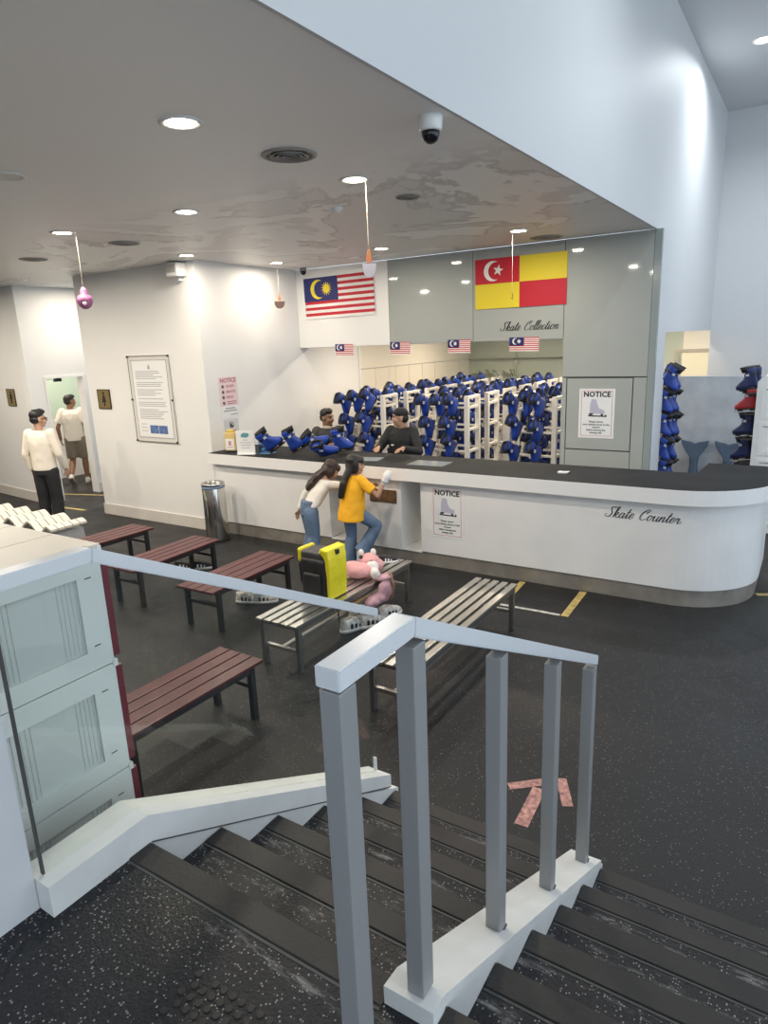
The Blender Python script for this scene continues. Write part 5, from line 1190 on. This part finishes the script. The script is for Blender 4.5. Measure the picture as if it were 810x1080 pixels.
person('child in white knit top and wide jeans leaning on the counter, long brown hair', (-4.86, 5.90, 0), rz_of((0.55, 0.83)),
       dict(k=0.76, pelvis=(0,-0.02,0.69), shL=(-0.125,0.16,0.98), shR=(0.145,0.20,0.97), elL=(-0.20,0.0,0.82), elR=(0.20,0.36,0.96), wrL=(-0.20,-0.08,0.64), wrR=(0.08,0.46,1.00),
            hipL=(-0.07,-0.02,0.66), hipR=(0.07,-0.02,0.66), knL=(-0.085,0.02,0.36), knR=(0.075,0.0,0.36), anL=(-0.10,-0.04,0.07), anR=(0.09,-0.08,0.07), head=(0.02,0.27,1.12), hyaw=-0.2, hpitch=-0.55), skin_a, hair_br, p5, 1.0, 0.93)
def p6(t, P, hp, R3, hs, B, k, pel, sc, yaw):
    long_hair(t, hp, R3, hs, hair_k, [(-0.02, -0.08, 1.04), (-0.03, -0.115, 0.90)], 0.046)
    shirt(t, P, B, k, pel, sc, yaw, yellow_tee, -0.42, 'short', 1.12, secs=((-0.42, 0.215, 0.165), (-0.1, 0.20, 0.155), (0.3, 0.185, 0.14), (0.7, 0.18, 0.125), (0.93, 0.175, 0.105), (1.03, 0.115, 0.08), (1.09, 0.07, 0.062)), disp=0.014, name='tee_shirt')
    trousers(t, P, B, k, pel, denim, r_hip=0.105, r_knee=0.078, r_hem=0.115, end=0.92, yaw=yaw, name='jeans')
    for s_ in 'LR':
        an = V(P['an'+s_]); td = V(P['toe'+s_]).normalized(); b_ = NB(); cap(b_, an - td*0.02 + V((0,0,-0.03)), 0.036, an + td*0.11 + V((0,0,-0.032)), 0.031); cap(b_, an + V((0,0,-0.02)), 0.038, an + V((0,0,0.05)), 0.036, f1=True); remesh_obj('sock', b_, sock, 0.009, 3, t)
    w_ = V(P['wrR']); dd = (w_ - V(P['elR'])).normalized(); b_ = NB(); cap(b_, w_ - dd*0.02, 0.036, w_ + dd*0.07, 0.048); cap(b_, w_ + dd*0.05, 0.05, w_ + dd*0.09, 0.04); cap(b_, w_ + dd*0.02 + V((0,0.03,0)), 0.018, w_ + dd*0.06 + V((0,0.055,0.0)), 0.016); o = remesh_obj('glove', b_, white_flag, 0.009, 3, t)
    b_ = NB(); cap(b_, w_ - dd*0.03, 0.034, w_ - dd*0.005, 0.038, True, True); obj('glove_cuff', b_, ink_grey, o)
person('child in oversized yellow T-shirt and flared jeans with one knee raised at the counter', (-4.32, 5.98, 0), rz_of((0.40, 0.92)),
       dict(k=0.80, pelvis=(0,0,0.74), shL=(-0.14,0.03,1.06), shR=(0.15,0.05,1.07), elL=(-0.17,0.10,0.86), elR=(0.30,0.16,0.90), wrL=(-0.03,0.26,0.94), wrR=(0.33,0.24,1.06), mittR=True,
            hipL=(-0.07,0,0.69), hipR=(0.075,0.02,0.69), knL=(-0.075,0.02,0.38), anL=(-0.08,-0.05,0.075), knR=(0.17,0.22,0.52), anR=(0.09,0.02,0.20), toeL=(0.3,1,-0.05), toeR=(-0.25,-0.1,-0.95),
            head=(0.02,0.06,1.225), hyaw=-0.65, hpitch=-0.05), skin_a, hair_k, p6, 1.0, 0.93)
